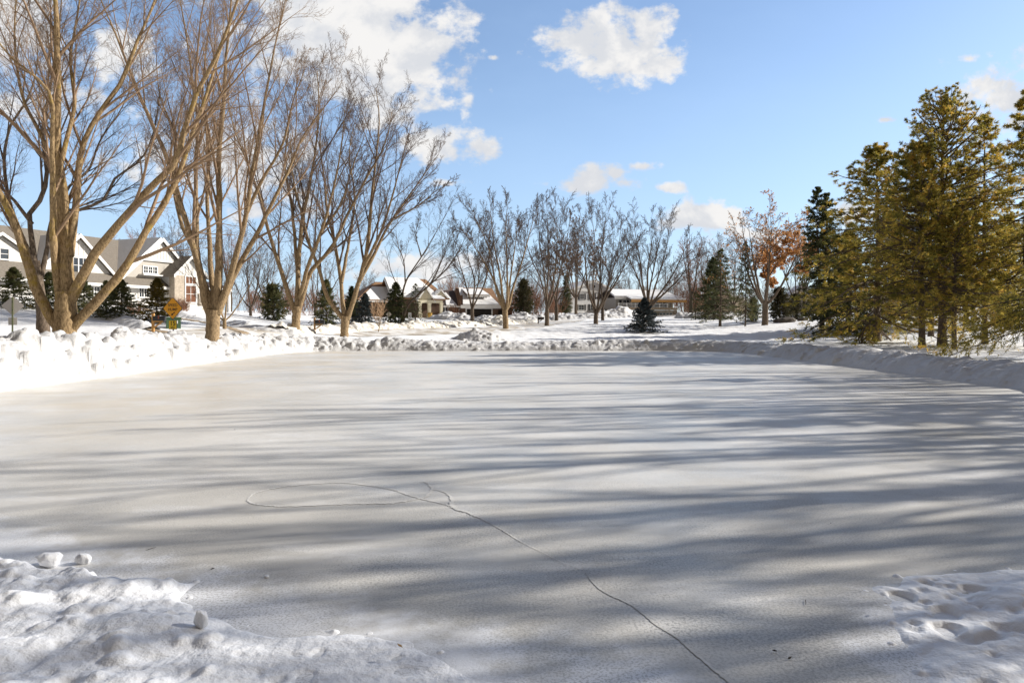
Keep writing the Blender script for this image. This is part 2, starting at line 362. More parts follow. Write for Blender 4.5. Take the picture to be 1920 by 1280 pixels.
def rink_out(x, y):                             # signed distance outside the rink (rounded far corners)
    cx, hx = (XL + XR) / 2, (XR - XL) / 2; rr = 5.0
    cy, hy = (YF - 60) / 2, (YF + 60) / 2
    qx = np.abs(x - cx) - hx + rr; qy = np.abs(y - cy) - hy + rr
    return np.hypot(np.maximum(qx, 0), np.maximum(qy, 0)) + np.minimum(np.maximum(qx, qy), 0) - rr
def ground(x, y):
    x = np.asarray(x, float); y = np.asarray(y, float)
    sd = rink_out(x, y); t = terrain(x, y)
    und = .10 * fbm(x * .22, y * .22, 3, 3) + .05 * fbm(x * .9, y * .9, 9, 3) * sstep(1, 4, sd)
    t = t + und * sstep(2, 7, sd)
    return np.where(sd > 0, -.05 + (t + .05) * sstep(0.2, 3.2, sd), -.05)
def gz(x, y): return float(ground(np.array([x]), np.array([y]))[0])
def atpx(px, d):
    x = (px - CX) / F * d; return (x, d, gz(x, d))

def build_ground():
    rad = [1.2]
    while rad[-1] < 1500: rad.append(rad[-1] * (1.0095 if rad[-1] < 160 else 1.06))
    rad = np.array(rad)
    ang = np.concatenate([np.linspace(-180, -46, 70)[:-1], np.linspace(-46, 46, 760), np.linspace(46, 180, 70)[1:-1]]) * np.pi / 180
    rr, aa = np.meshgrid(rad, ang, indexing='ij')
    x = rr * np.sin(aa); y = rr * np.cos(aa); z = ground(x, y)
    # small-scale lumps and old tracks beyond the rink
    sd = rink_out(x, y)
    det = .05 * np.abs(fbm(x * 1.7, y * 1.7, 21, 3)) + .09 * np.maximum(0, fbm(x * .8 + 4, y * .5, 33, 4) - .15)
    far_mid = sstep(2, 5, sd) * (1 - sstep(75, 110, rr)) * (.35 + .65 * sstep(.0, .3, fbm(x * .07, y * .07, 44, 2)))
    z = z + det * far_mid
    na = len(ang); nr = len(rad)
    v = np.stack([x, y, z], -1).reshape(-1, 3)
    v = np.concatenate([v, [[0, 0, -.05]]])
    idx = np.arange(nr * na).reshape(nr, na)
    i0, i1 = idx[:-1], idx[1:]
    q = np.stack([i0, i1, np.roll(i1, -1, 1), np.roll(i0, -1, 1)], -1).reshape(-1, 4)[:, ::-1]
    c = len(v) - 1
    t = np.stack([np.full(na, c), np.roll(idx[0], -1), idx[0]], -1)
    o = link('ground', mesh_np('ground', v, [q, t], M['snow'])); struct(o)
build_ground()

# ice sheet
def build_ice():
    n = 60; pts = []
    for a in np.linspace(0, 2 * np.pi, 240, endpoint=False): pass
    ys = np.linspace(-6, YF + .6, 80); xs = np.linspace(XL - .9, XR + .9, 50)
    X, Y = np.meshgrid(xs, ys, indexing='ij'); idx = np.arange(X.size).reshape(X.shape)
    q = np.stack([idx[:-1, :-1], idx[1:, :-1], idx[1:, 1:], idx[:-1, 1:]], -1).reshape(-1, 4)
    keep = rink_out(X.ravel()[q].mean(1), Y.ravel()[q].mean(1)) < .9
    v = np.stack([X, Y, 0 * X], -1).reshape(-1, 3)
    o = link('ice_rink', mesh_np('ice_rink', v, [q[keep]], M['ice'])); struct(o)
    return o
ice = build_ice()
def ribbon(pts, widths, z, name, m, closed=False, parent=None, drape=False, wob=.0, seed=0):
    pts = catmull(np.array([[p[0], p[1], 0] for p in pts], float), 16)
    w = np.interp(np.linspace(0, 1, len(pts)), np.linspace(0, 1, len(widths)), widths)
    T = np.gradient(pts, axis=0); T /= np.linalg.norm(T, axis=1, keepdims=True) + 1e-9
    Nn = np.stack([-T[:, 1], T[:, 0], 0 * T[:, 0]], -1)
    rg = np.random.default_rng(seed); w = w * (1 + wob * rg.uniform(-1, 1, len(w)))
    pts = pts + Nn * (rg.normal(0, 1, (len(pts), 1)) * w[:, None] * wob * .6)
    if drape:
        k = 9; f = np.linspace(-.5, .5, k)
        V = pts[:, None] + Nn[:, None] * (w[:, None, None] * f[None, :, None])
        V[..., 2] = ground(V[..., 0], V[..., 1]) + z
    else:
        k = 2; V = np.stack([pts - Nn * w[:, None] / 2, pts + Nn * w[:, None] / 2], 1); V[..., 2] = z
    n = len(pts); idx = np.arange(n * k).reshape(n, k)
    q = np.stack([idx[:-1, :-1], idx[:-1, 1:], idx[1:, 1:], idx[1:, :-1]], -1).reshape(-1, 4)[:, ::-1]
    return link(name, mesh_np(name, V.reshape(-1, 3), [q], m), parent)
def catmull(p, per):
    p = np.asarray(p, float); q = np.concatenate([[2 * p[0] - p[1]], p, [2 * p[-1] - p[-2]]])
    out = []
    for i in range(1, len(q) - 2):
        t = np.linspace(0, 1, per, endpoint=False)[:, None]
        a, b, c, d = q[i - 1], q[i], q[i + 1], q[i + 2]
        out.append(.5 * ((2 * b) + (-a + c) * t + (2 * a - 5 * b + 4 * c - d) * t**2 + (-a + 3 * b - 3 * c + d) * t**3))
    out.append(p[-1][None]); return np.concatenate(out)

def zpts(lst, ox, oy, sc): return [G0(ox + a / sc, oy + b / sc) for a, b in lst]
k3 = 3.31
ribbon(zpts([(80, 190), (100, 165), (150, 140), (330, 103), (640, 82), (800, 95), (980, 125), (1100, 165), (1300, 215), (1370, 240)], 440, 880, k3), [.015, .028, .028, .032, .02], .004, 'skate_track', M['track'], parent=ice, wob=.35, seed=1)
ribbon(zpts([(80, 190), (110, 210), (200, 224), (350, 228), (700, 215), (950, 210), (1100, 190), (1190, 165), (1222, 120), (1190, 82), (1150, 78)], 440, 880, k3), [.028, .03, .028, .028, .012], .0045, 'skate_track', M['track'], parent=ice, wob=.35, seed=2)
ribbon(zpts([(1225, 120), (1300, 140), (1340, 175), (1360, 235), (1500, 290), (1650, 370), (1780, 450), (1900, 510), (2040, 580), (2160, 625)], 440, 880, k3), [.012, .022, .05, .014, .009, .006, .005], .005, 'skate_track', M['track'], parent=ice, wob=.4, seed=3)
ribbon(zpts([(270, 850), (300, 900), (350, 942), (450, 990), (540, 1062), (620, 1112), (700, 1182), (820, 1282)], 960, 640, 2.0), [.005, .012, .016, .010, .018, .022], .004, 'ice_crack', M['crack'], parent=ice, wob=.22, seed=5)

def add_lumps(X, Y, Z, rng, n, r0, r1, dens, flat=.5, power=2.2, sub=None):
    """raise Z (grid) by n irregular clods, placed where dens(x,y) is high"""
    Xr, Yr = X.ravel(), Y.ravel(); pr = dens.ravel(); pr = pr / pr.sum()
    pick = rng.choice(len(Xr), n, p=pr)  # cells to build on
    rad = r0 + (r1 - r0) * rng.random(n)**power
    sh = X.shape
    for k, r in zip(pick, rad):
        i, j = divmod(k, sh[1])
        di = abs(Xr[k] - X[max(i - 1, 0), j]) + abs(Yr[k] - Y[max(i - 1, 0), j]) + 1e-6
        dj = abs(Xr[k] - X[i, max(j - 1, 0)]) + abs(Yr[k] - Y[i, max(j - 1, 0)]) + 1e-6
        wi = int(r / di * 1.6) + 2; wj = int(r / dj * 1.6) + 2
        sl = (slice(max(i - wi, 0), i + wi + 1), slice(max(j - wj, 0), j + wj + 1))
        dx = X[sl] - Xr[k]; dy = Y[sl] - Yr[k]
        a = rng.random() * np.pi; e = rng.uniform(.6, 1.)
        u = (dx * np.cos(a) + dy * np.sin(a)); v = (-dx * np.sin(a) + dy * np.cos(a)) / e
        pn = 2.5                                 # blocky outline
        q = (np.abs(u)**pn + np.abs(v)**pn)**(1 / pn) / r
        hgt = r * flat * np.maximum(0, 1 - q**2.2)**.72 * rng.uniform(.6, 1.1) + (u * rng.uniform(-.3, .3) + v * rng.uniform(-.3, .3)) * (q < 1)
        Z[sl] = np.maximum(Z[sl], np.where(q < 1, Z[i, j] - .25 * r + hgt, -9)) if not sub else Z[sl] - np.where(q < 1, hgt * .6, 0)
    return Z

def bank(name, path, W, rc, hfun, lump, material, seed, step=.06, base=ground, inner0=-.3, nl=1500, lr=(.05, .35), dirtcol=None):
    """a ploughed bank: path = foot line (ice side), bank spreads to the LEFT of travel direction"""
    rng = np.random.default_rng(seed)
    p = catmull(np.array([[a, b, 0] for a, b in path], float), 40)
    s = np.append(0, np.cumsum(np.linalg.norm(np.diff(p, axis=0), axis=1)))
    n = int(s[-1] / step); ss = np.linspace(0, s[-1], n)
    px = np.interp(ss, s, p[:, 0]); py = np.interp(ss, s, p[:, 1])
    tx = np.gradient(px); ty = np.gradient(py)
    kx = np.exp(-np.linspace(-2, 2, 41)**2); kx /= kx.sum()
    tx = np.convolve(np.pad(tx, 20, 'edge'), kx, 'valid'); ty = np.convolve(np.pad(ty, 20, 'edge'), kx, 'valid')
    l = np.hypot(tx, ty); tx /= l; ty /= l
    c = np.linspace(inner0, W, int((W - inner0) / step))
    off = .22 * fbm(ss * .5, ss * 0 + 3.1, seed, 4)
    C = c[None, :] + 0 * ss[:, None]
    X = px[:, None] - ty[:, None] * (C + off[:, None]); Y = py[:, None] + tx[:, None] * (C + off[:, None])
    H = hfun(px, py)[:, None] * (1 + .22 * fbm(ss * .45, ss * 0, seed + 3, 3)[:, None] + .14 * fbm(ss * 1.8, ss * 0, seed + 5, 3)[:, None])
    back = base(X, Y) - .04
    rise = np.clip(C / rc, 0, 1); rise = 1 - (1 - rise)**1.7
    front = np.where(C < 0, -.08 + C * .3, H * rise)
    t = sstep(rc * 1.15, W, C)
    Z = np.where(C < rc, front, H * (1 - t) + back * t)
    if base is not ground or name == 'plough_ridge': Z = np.where(C < 0, back - .05, back * (1 - 0 * C) + H * rise * (1 - t))
    m = sstep(0, .25, C) * (1 - sstep(W * .8, W, C))
    L = lump(px, py)[:, None]
    Z = Z + m * L * (.34 * np.abs(fbm(X * .9, Y * .9, seed + 11, 3)) + .26 * fbm(X * 2.3, Y * 2.3, seed + 12, 5, .6) - .05)
    Z = add_lumps(X, Y, Z, rng, nl, lr[0], lr[1], m * L + .002 * sstep(-.4, 0, C))
    Z = Z + m * (.06 + .04 * L) * fbm(X * 4, Y * 4, seed + 14, 5, .65)
    idx = np.arange(Z.size).reshape(Z.shape)
    q = np.stack([idx[:-1, :-1], idx[1:, :-1], idx[1:, 1:], idx[:-1, 1:]], -1).reshape(-1, 4)
    o = link(name, mesh_np(name, np.stack([X, Y, Z], -1).reshape(-1, 3), [q], material)); struct(o); return o

cr = 4.2
right_up = [(XR, y) for y in (-4, 4, 12, 20, 28, 34, YF - cr - .6)]
corner_r = [(XR - .35, YF - 2.6), (XR - 1.4, YF - .9), (XR - cr, YF)]
far_l = [(x, YF) for x in (6, 2, -3)] + [(XL + cr, YF)]
corner_l = [(XL + 1.4, YF - .9), (XL + .35, YF - 2.6), (XL, YF - cr - .6)]
left_dn = [(XL, y) for y in (34, 28, 22, 16, 8, 0, -4)]
path = (right_up + corner_r + far_l + corner_l + left_dn)[::-1]
def bh(x, y):
    left = sstep(-6, -12.5, x); lowleft = 1.22 - .33 * sstep(22, 42, y)
    right = sstep(8, 12, x)
    return left * lowleft + (1 - left) * (right * .60 + (1 - right) * .60)
def bl(x, y):
    left = sstep(-4, -12.5, x); right = sstep(8, 12.5, x)
    return .9 * left + (1 - left) * (1 - right) * .30 + right * .2
# the path runs clockwise from the left front round to the right front, so "left of travel" is outside
bank('snow_bank', path, 2.7, 1.25, bh, bl, M['snow_bank'], 7, step=.065, nl=3600, lr=(.03, .30))
# plough ridge along the far kerb of the street behind the rink
ridge = [atpx(a, d)[:2] for a, d in [(560, 43.5), (640, 51), (720, 56), (800, 60), (880, 65), (960, 74), (1010, 84)]]
bank('plough_ridge', ridge, 2.6, 1.1, lambda x, y: .42 + 0 * x, lambda x, y: .8 + 0 * x, M['snow_dirty'], 31, step=.1, nl=1500, lr=(.06, .28))
ridge2 = [atpx(a, d)[:2] for a, d in [(1262, 100), (1300, 98), (1350, 98), (1400, 100), (1440, 104)]]
bank('plough_ridge', ridge2, 5, 2.2, lambda x, y: .75 + 0 * x, lambda x, y: .9 + 0 * x, M['snow_bank'], 33, step=.16, nl=500, lr=(.1, .5))
ridge3 = [atpx(a, d)[:2] for a, d in [(930, 90), (960, 92), (1000, 93), (1060, 95), (1130, 97), (1180, 100)]]
bank('plough_ridge', ridge3, 4, 1.8, lambda x, y: .55 + 0 * x, lambda x, y: .9 + 0 * x, M['snow_bank'], 35, step=.15, nl=500, lr=(.1, .45))
def mound(px, py, d, rx, ry, h, seed, m, name='snow_mound'):
    x, y, z = atpx(px, d); rng = np.random.default_rng(seed)
    n = 90; a = np.linspace(-1.25, 1.25, n); Xl, Yl = np.meshgrid(a * rx, a * ry, indexing='ij')
    rr = np.hypot(Xl / rx, Yl / ry) * (1 + .3 * fbm(Xl / rx * 2, Yl / ry * 2, seed, 3))
    Z = h * np.maximum(0, 1 - rr)**.9 * 1.1 + .18 * h * fbm(Xl / rx * 4, Yl / ry * 4, seed + 2, 4) * (rr < 1)
    X = Xl + x; Y = Yl + y; G = ground(X, Y); Z = Z + G - .05 - .25 * sstep(1, 1.25, rr)
    Z = add_lumps(X, Y, Z, rng, 90, .04 * rx, .16 * rx, np.maximum(0, 1.02 - rr) + 1e-6)
    idx = np.arange(n * n).reshape(n, n); q = np.stack([idx[:-1, :-1], idx[1:, :-1], idx[1:, 1:], idx[:-1, 1:]], -1).reshape(-1, 4)
    struct(link(name, mesh_np(name, np.stack([X, Y, Z], -1).reshape(-1, 3), [q], m)))
mound(893, 635, 52, 2.1, 1.6, .85, 41, M['snow_bank'])
mound(842, 600, 96, 3.2, 2.5, 1.1, 42, M['snow_bank'])
mound(868, 600, 94, 2.8, 2.2, .9, 43, M['snow_bank'])
mound(906, 604, 88, 2.6, 2.0, .9, 44, M['snow_bank'])
mound(935, 608, 82, 2.2, 2.0, .9, 45, M['snow_dirty'])
mound(978, 598, 96, 3.0, 2.4, 1.1, 46, M['snow_bank'])
mound(1165, 594, 112, 4.5, 3, 1.4, 47, M['snow'])

# road, driveway (dirty tan strips in the snow)
struct(ribbon([(-17.6, -30), (-17.6, 0), (-17.5, 20), (-17.4, 34), (-16.2, 44), (-13, 51), (-7, 57), (0, 66), (4, 78), (8, 92)], [4.2] * 5, .03, 'road', M['road'], drape=True))
def gpx(lst): return [atpx(a, d)[:2] for a, d in lst]
struct(ribbon(gpx([(470, 39.5), (430, 43), (380, 47), (335, 50.5), (300, 53), (270, 55)]), [.5, .6, .4], .05, 'driveway', M['drive'], drape=True, wob=.05))
struct(ribbon(gpx([(330, 37.2), (290, 38.8), (255, 41), (225, 44), (190, 49)]), [.5, .5, .4], .05, 'driveway', M['drive'], drape=True, wob=.05))
struct(ribbon(gpx([(-40, 30.6), (0, 30.8), (50, 30.6), (95, 30.0), (130, 29)]), [1.3, 1.3, 1.3], .05, 'pavement', M['drive'], drape=True, wob=.05))
bank('plough_ridge', gpx([(305, 39.5), (262, 42.2), (232, 45), (205, 48), (150, 50), (80, 50), (0, 47)]), 1.5, .45, lambda x, y: .34 + 0 * x, lambda x, y: .28 + 0 * x, M['snow'], 37, step=.1, nl=300, lr=(.05, .18))
bank('plough_ridge', gpx([(630, 43), (560, 44), (500, 45), (440, 47.5), (385, 51), (340, 55)]), 1.6, .45, lambda x, y: .34 + 0 * x, lambda x, y: .28 + 0 * x, M['snow'], 38, step=.1, nl=300, lr=(.05, .18))

# snow at the viewer's feet: icy shovelled heap (left), trodden snow (right)
def snow_edge():
    def patch(poly, x0, x1, y0, y1, st, thick, seed, lumps, pits, name, bumpamp, rampw, amp, nsm, pflat):
        xs = np.arange(x0, x1, st); ys = np.arange(y0, y1, st)
        X, Y = np.meshgrid(xs, ys, indexing='ij'); rng = np.random.default_rng(seed)
        pg = np.array(poly); a = pg; b = np.roll(pg, -1, 0)
        wx = X + .16 * fbm(X * 2.2, Y * 2.2, seed + 50, 4); wy = Y + .13 * fbm(X * 2.2 + 9, Y * 2.2, seed + 51, 4)
        inside = np.zeros(X.shape, bool); dist = np.full(X.shape, 9.)
        for (ax, ay), (bx, by) in zip(a, b):
            cond = (ay > wy) != (by > wy)
            xi = (bx - ax) * (wy - ay) / (by - ay + 1e-12) + ax
            inside ^= cond & (wx < xi)
            t = np.clip(((wx - ax) * (bx - ax) + (wy - ay) * (by - ay)) / ((bx - ax)**2 + (by - ay)**2), 0, 1)
            dist = np.minimum(dist, np.hypot(wx - ax - t * (bx - ax), wy - ay - t * (by - ay)))
        sd = np.where(inside, dist, -dist)
        Z = -.03 + thick(X, Y) * (sstep(-.02, rampw * .8, sd) * .3 + sstep(0, rampw * 3.5, sd) * .7) + .033 * sstep(-.14, .12, sd)
        mk = sstep(0, rampw, sd)
        sp = sstep(-.45, .02, sd)**3 * (sd < .02)
        Z = Z + mk * bumpamp * (amp(X, Y)) * (np.abs(fbm(X * 1.6, Y * 1.6, seed, 3)) * 1.2 + .45 * fbm(X * 4.5, Y * 4.5, seed + 4, 4))
        if lumps: Z = add_lumps(X, Y, Z, rng, lumps[0], lumps[1], lumps[2], mk * lumps[3](X, Y) + 1e-7, flat=.55)
        if pits: Z = add_lumps(X, Y, Z, rng, pits[0], pits[1], pits[2], sstep(.02, .25, sd) * pits[3](X, Y) + 1e-7, flat=pflat, sub=True)
        Z = add_lumps(X, Y, Z, rng, 260, .012, .045, sp + 1e-9, flat=.9)
        Z = np.where(sd > -.02, Z + .016 * mk * amp(X, Y) * fbm(X * 7, Y * 7, seed + 8, 5, .6), Z)
        # soften the clods, like half-melted snow
        for _ in range(nsm):
            Zp = np.pad(Z, 1, 'edge'); Z = (Zp[:-2, 1:-1] + Zp[2:, 1:-1] + Zp[1:-1, :-2] + Zp[1:-1, 2:] + 2 * Z) / 6
        idx = np.arange(Z.size).reshape(Z.shape)
        q = np.stack([idx[:-1, :-1], idx[1:, :-1], idx[1:, 1:], idx[:-1, 1:]], -1).reshape(-1, 4)
        zq = Z.ravel()[q].max(1); q = q[zq > -.028]
        o = link(name, mesh_np(name, np.stack([X, Y, Z], -1).reshape(-1, 3), [q], M['snow_near'])); struct(o); return o
    left = [(-9, 5.8), (-5.5, 5.25), (-3.9, 5.12), (-3.25, 4.95), (-2.7, 4.72), (-2.15, 4.78), (-2.2, 4.5), (-1.85, 4.2), (-1.35, 4.0), (-.95, 3.95), (-.6, 3.85), (-.2, 3.62), (.1, 3.38), (.5, 3.2), (1.2, 3.05), (1.4, -1), (-9, -1)]
    patch(left, -5.8, 1.5, .8, 5.6, .0115, lambda X, Y: .002 + .055 * sstep(-.7, -2.6, X) + .03 * sstep(-2.6, -5, X), 61, (900, .018, .11, lambda X, Y: .004 + sstep(-.9, -2.4, X)), (160, .03, .09, lambda X, Y: sstep(-3.2, -1.0, X)), 'snow_edge', .08, .10, lambda X, Y: .05 + .95 * sstep(-1.0, -2.5, X), 2, .5)
    right = [(1.75, -1), (1.95, 3.1), (2.02, 3.45), (2.1, 3.72), (2.25, 4.1), (2.42, 4.62), (2.85, 4.86), (3.6, 4.95), (5, 5.2), (9, 5.8), (9, -1)]
    patch(right, 1.5, 5.8, .8, 5.6, .0115, lambda X, Y: .012 + .075 * sstep(2.3, 4.2, X - (Y - 4) * .8), 67, (60, .05, .17, lambda X, Y: .05 + sstep(2.6, 3.4, X - (Y - 3.6) * .9)), (520, .035, .11, lambda X, Y: .3 + sstep(1.9, 2.6, X)), 'snow_edge', .04, .14, lambda X, Y: 1 + 0 * X, 2, 1.0)
snow_edge()

def chunk(px, py, wpx, hpx, seed, label, name='ice_chunk', z=0., mt='snow_near'):
    x, y = G0(px, py); w = wpx / F * y; h = hpx / F * y
    rng = np.random.default_rng(seed)
    import bmesh
    bm = bmesh.new(); bmesh.ops.create_icosphere(bm, subdivisions=4, radius=1)
    pl = rng.normal(0, 1, (9, 3)); pl /= np.linalg.norm(pl, axis=1, keepdims=True); dd = rng.uniform(.62, .95, 9)
    for v in bm.verts:
        c = np.array(v.co)
        for n, d in zip(pl, dd):
            t = c @ n - d
            if t > 0: c = c - n * t * .88
        c = c * (1 + .05 * math.sin(c[0] * 7 + seed) * math.cos(c[1] * 6))
        v.co = (c[0] * w * .55, c[1] * w * .42, max(c[2], -.75) * h * .6)
    me = bpy.data.meshes.new(name); bm.to_mesh(me); bm.free(); me.polygons.foreach_set('use_smooth', [True] * len(me.polygons)); me.materials.append(M[mt])
    o = link(name, me, None, (x, y, z + .4 * h)); o.rotation_euler = (0, 0, rng.random() * .6 - .3); tag(o, label, 'ice chunk', 'loose ice chunks near the rink edge')
chunk(92, 1060, 50, 26, 3, 'largest loose ice chunk lying on the grey ice beside the shovelled heap')
chunk(156, 1056, 26, 20, 4, 'small pointed ice chunk beside the largest chunk on the grey ice')
chunk(376, 1190, 26, 34, 8, 'upright white ice chunk casting a shadow on the front snow', z=.05)
chunk(500, 1082, 9, 5, 9, 'tiny white ice crumb alone on the dark ice')
for i, (px, py, nm, lb, ct) in enumerate([(398, 1068, 'bark_bit', 'dark sliver of bark standing on the grey ice', 'twig'), (282, 1030, 'bark_bit', 'dark thin twig bit lying beyond the ice chunks', 'twig'), (750, 1238, 'dead_leaf', 'orange leaf scrap on the icy front snow', 'leaf'), (1660, 1150, 'dead_leaf', 'ochre leaf scrap on the trodden snow', 'leaf'),
                                    (1452, 1222, 'bark_bit', 'dark bark crumb on the flecked ice right of the crack', 'twig'), (1480, 1236, 'bark_bit', 'second dark bark crumb, nearer the viewer, on flecked ice', 'twig'), (1510, 1130, 'bark_bit', 'long thin dark twig lying on the flecked ice', 'twig'), (440, 806, 'bark_bit', 'dark speck of bark far out on the ice, left half', 'twig'), (1558, 982, 'bark_bit', 'dark speck of bark on the bright patch of ice at right', 'twig')]):
    x, y = G0(px, py); s = .017 if nm == 'dead_leaf' else .034
    if 'thin' in lb: pts = [(-.035, .012, 0), (-.01, .0, .004), (.02, -.008, .003), (.04, -.018, .002)]; mb = MB().tube(pts, [.001, .002, .002, .001], 5)
    elif nm == 'dead_leaf': mb = MB().slab((-s, 0, 0), (0, -s * .6, .004), (s * 1.2, 0, .012), (0, s * .6, .008), .0015)
    else: s = .016; mb = MB().slab((-s * .7, -.003, 0), (s * .2, -.005, .002), (s, .002, .006), (-s * .1, .005, .004), .004)
    o = mb.build(nm, M['leaf' if nm == 'dead_leaf' else 'bit'], None, False, (x, y, .006 if py < 1200 or px > 900 else .075)); o.rotation_euler = (0, 0, i * 1.3)
    if px == 1660: o.location.z = .06
    tag(o, lb, ct)

# ------------------------------------------------------------------ bare trees
def spawn(rng, Pp, Rr, k, t0, t1, ang, lenf, rfac, npts, up, wob, rmin=.004, taper=.6, abslen=None, end=.25, lr=.014):
    B, N, _ = Pp.shape
    seg = np.linalg.norm(np.diff(Pp, axis=1), axis=2).sum(1)
    t = t0 + (t1 - t0) * (np.arange(k)[None] + rng.random((B, k))) / k
    f = t * (N - 1); i = np.clip(f.astype(int), 0, N - 2); w = (f - i)[..., None]
    bi = np.arange(B)[:, None]
    pos = Pp[bi, i] * (1 - w) + Pp[bi, i + 1] * w
    rad = Rr[bi, i] * (1 - w[..., 0]) + Rr[bi, i + 1] * w[..., 0]
    T = Pp[bi, i + 1] - Pp[bi, i]; T /= np.linalg.norm(T, axis=2, keepdims=True) + 1e-9
    rv = rng.normal(0, 1, T.shape); pv = np.cross(T, rv); pv /= np.linalg.norm(pv, axis=2, keepdims=True) + 1e-9
    a = R(1) * rng.uniform(ang[0], ang[1], t.shape)[..., None]
    d = np.cos(a) * T + np.sin(a) * pv
    L = (seg[:, None] if abslen is None else abslen) * lenf * (1 - taper * t) * rng.uniform(.65, 1.25, t.shape)
    r0 = np.maximum(np.minimum(rad * rfac, L * lr + .002), rmin)
    C = B * k; d = d.reshape(C, 3); p = pos.reshape(C, 3); L = L.reshape(C); r0 = r0.reshape(C)
    out = np.zeros((C, npts, 3)); out[:, 0] = p
    for s in range(1, npts):
        d = d + rng.normal(0, wob, d.shape) + np.array([0, 0, up]); d /= np.linalg.norm(d, axis=1, keepdims=True)
        p = p + d * (L / (npts - 1))[:, None]; out[:, s] = p
    rr = np.maximum(r0[:, None] * (1 - np.linspace(0, 1, npts)[None] * (1 - end)), rmin * .8)
    return out, rr
def resample(p, n):
    p = np.asarray(p, float); s = np.append(0, np.cumsum(np.linalg.norm(np.diff(p, axis=0), axis=1))); u = np.linspace(0, s[-1], n)
    return np.stack([np.interp(u, s, p[:, k]) for k in range(3)], 1)
def bare_crown(rng, Pp, Rr, ks, lens, rmin, up=.035, wob=.06, t0=.2):
    """long ascending side branches, then branches, twigs and twiglets off the given limbs"""
    parts = []
    b1, r1 = spawn(rng, Pp, Rr, ks[0], t0, 1, (14, 34), lens[0], .6, 10, up, wob * .8, rmin * 1.7, .55, end=.15)
    parts.append(tubes(b1, r1, 6))
    b2, r2 = spawn(rng, b1, r1, ks[1], .15, 1, (20, 46), lens[1], .55, 7, up, wob, rmin * 1.25, .5, end=.2)
    parts.append(tubes(b2, r2, 4))
    b3, r3 = spawn(rng, b2, r2, ks[2], .12, 1, (20, 52), lens[2], .55, 5, up, wob * 1.2, rmin, .45)
    parts.append(tubes(b3, r3, 3))
    if len(ks) > 3 and ks[3]:
        b4, r4 = spawn(rng, b3, r3, ks[3], .1, 1, (22, 58), lens[3], .7, 4, up, wob * 1.4, rmin * .85, .35)
        parts.append(tubes(b4, r4, 3))
        return join(parts), b4
    return join(parts), b3

def key_tree(name, label, d, trunk, limbs, seed, bark, twig, ks, lens, group, rmin=.0042, sides=14, t0=.2, up=.03):
    """trunk: [(px,py,w)], limbs: [(list of (px,py), w0, w1, depth lean at the tip in metres)]"""
    rng = np.random.default_rng(seed)
    bx, by = (trunk[0][0] - CX) / F * d, d; bz = gz(bx, by) - .15
    base = np.array([bx, by, bz]); root = thing(name, label, 'tree', base, 0, group)
    parts = []
    tp = np.array([P(a, b, d) for a, b, w in trunk]); tr = np.array([w / 2 / F * d for a, b, w in trunk])
    tp[0, 2] = min(tp[0, 2], bz) - .1
    n = 16; tpr = resample(tp, n); s = np.linspace(0, 1, n)
    ss = np.append(0, np.cumsum(np.linalg.norm(np.diff(tp, axis=0), axis=1))); trr = np.interp(s, ss / ss[-1], tr)
    trr = trr * (1 + .28 * np.exp(-s * 9)) * (1 + .03 * rng.normal(0, 1, n))
    tpr[1:-1, :2] += rng.normal(0, .012, (n - 2, 2))
    parts.append((tubes((tpr - base)[None], trr[None], sides + 4)))
    LP = []; LR = []
    for pts, w0, w1, dl in limbs:
        q = np.array([P(a, b, d) for a, b in pts]); q = catmull(q, 8)
        h = (q[:, 2] - q[0, 2]) / max(q[-1, 2] - q[0, 2], 1e-3)
        # depth: move along the viewing direction to the pixel ray, so the limb really leans in depth
        dd = d + dl * np.clip(h, 0, 1)**1.0
        q = q.copy(); q[:, 0] *= dd / d; q[:, 2] = CH + (q[:, 2] - CH) * dd / d; q[:, 1] = dd
        q = resample(q, 22)
        r = (w0 / 2 + (w1 * .45 / 2 - w0 / 2) * np.linspace(0, 1, 22)**.85) / F * d * (1 + .035 * rng.normal(0, 1, 22))
        kn = rng.normal(0, 1, (22, 3)) * (r[:, None] * .10); kn[0] = 0; q = q + kn
        r[0] *= 1.05
        LP.append(q - base); LR.append(r)
    LP = np.array(LP); LR = np.array(LR)
    parts.append(tubes(LP, LR, sides))
    v, f = join(parts)
    # bark ridges as real relief
    nn = .012 * np.sin(np.arctan2(v[:, 1] - LP[:, :, 1].mean(), v[:, 0]) * 9 + v[:, 2] * 2.)
    link('trunk', mesh_np('trunk', v, [f], bark), root)
    (cv, cf), _ = bare_crown(rng, LP, np.maximum(LR, .012), ks, lens, rmin, t0=t0, up=up)
    link('crown', mesh_np('crown', cv, [cf], twig), root)
    return root
RINK = 'bare maples lining the rink and its street'
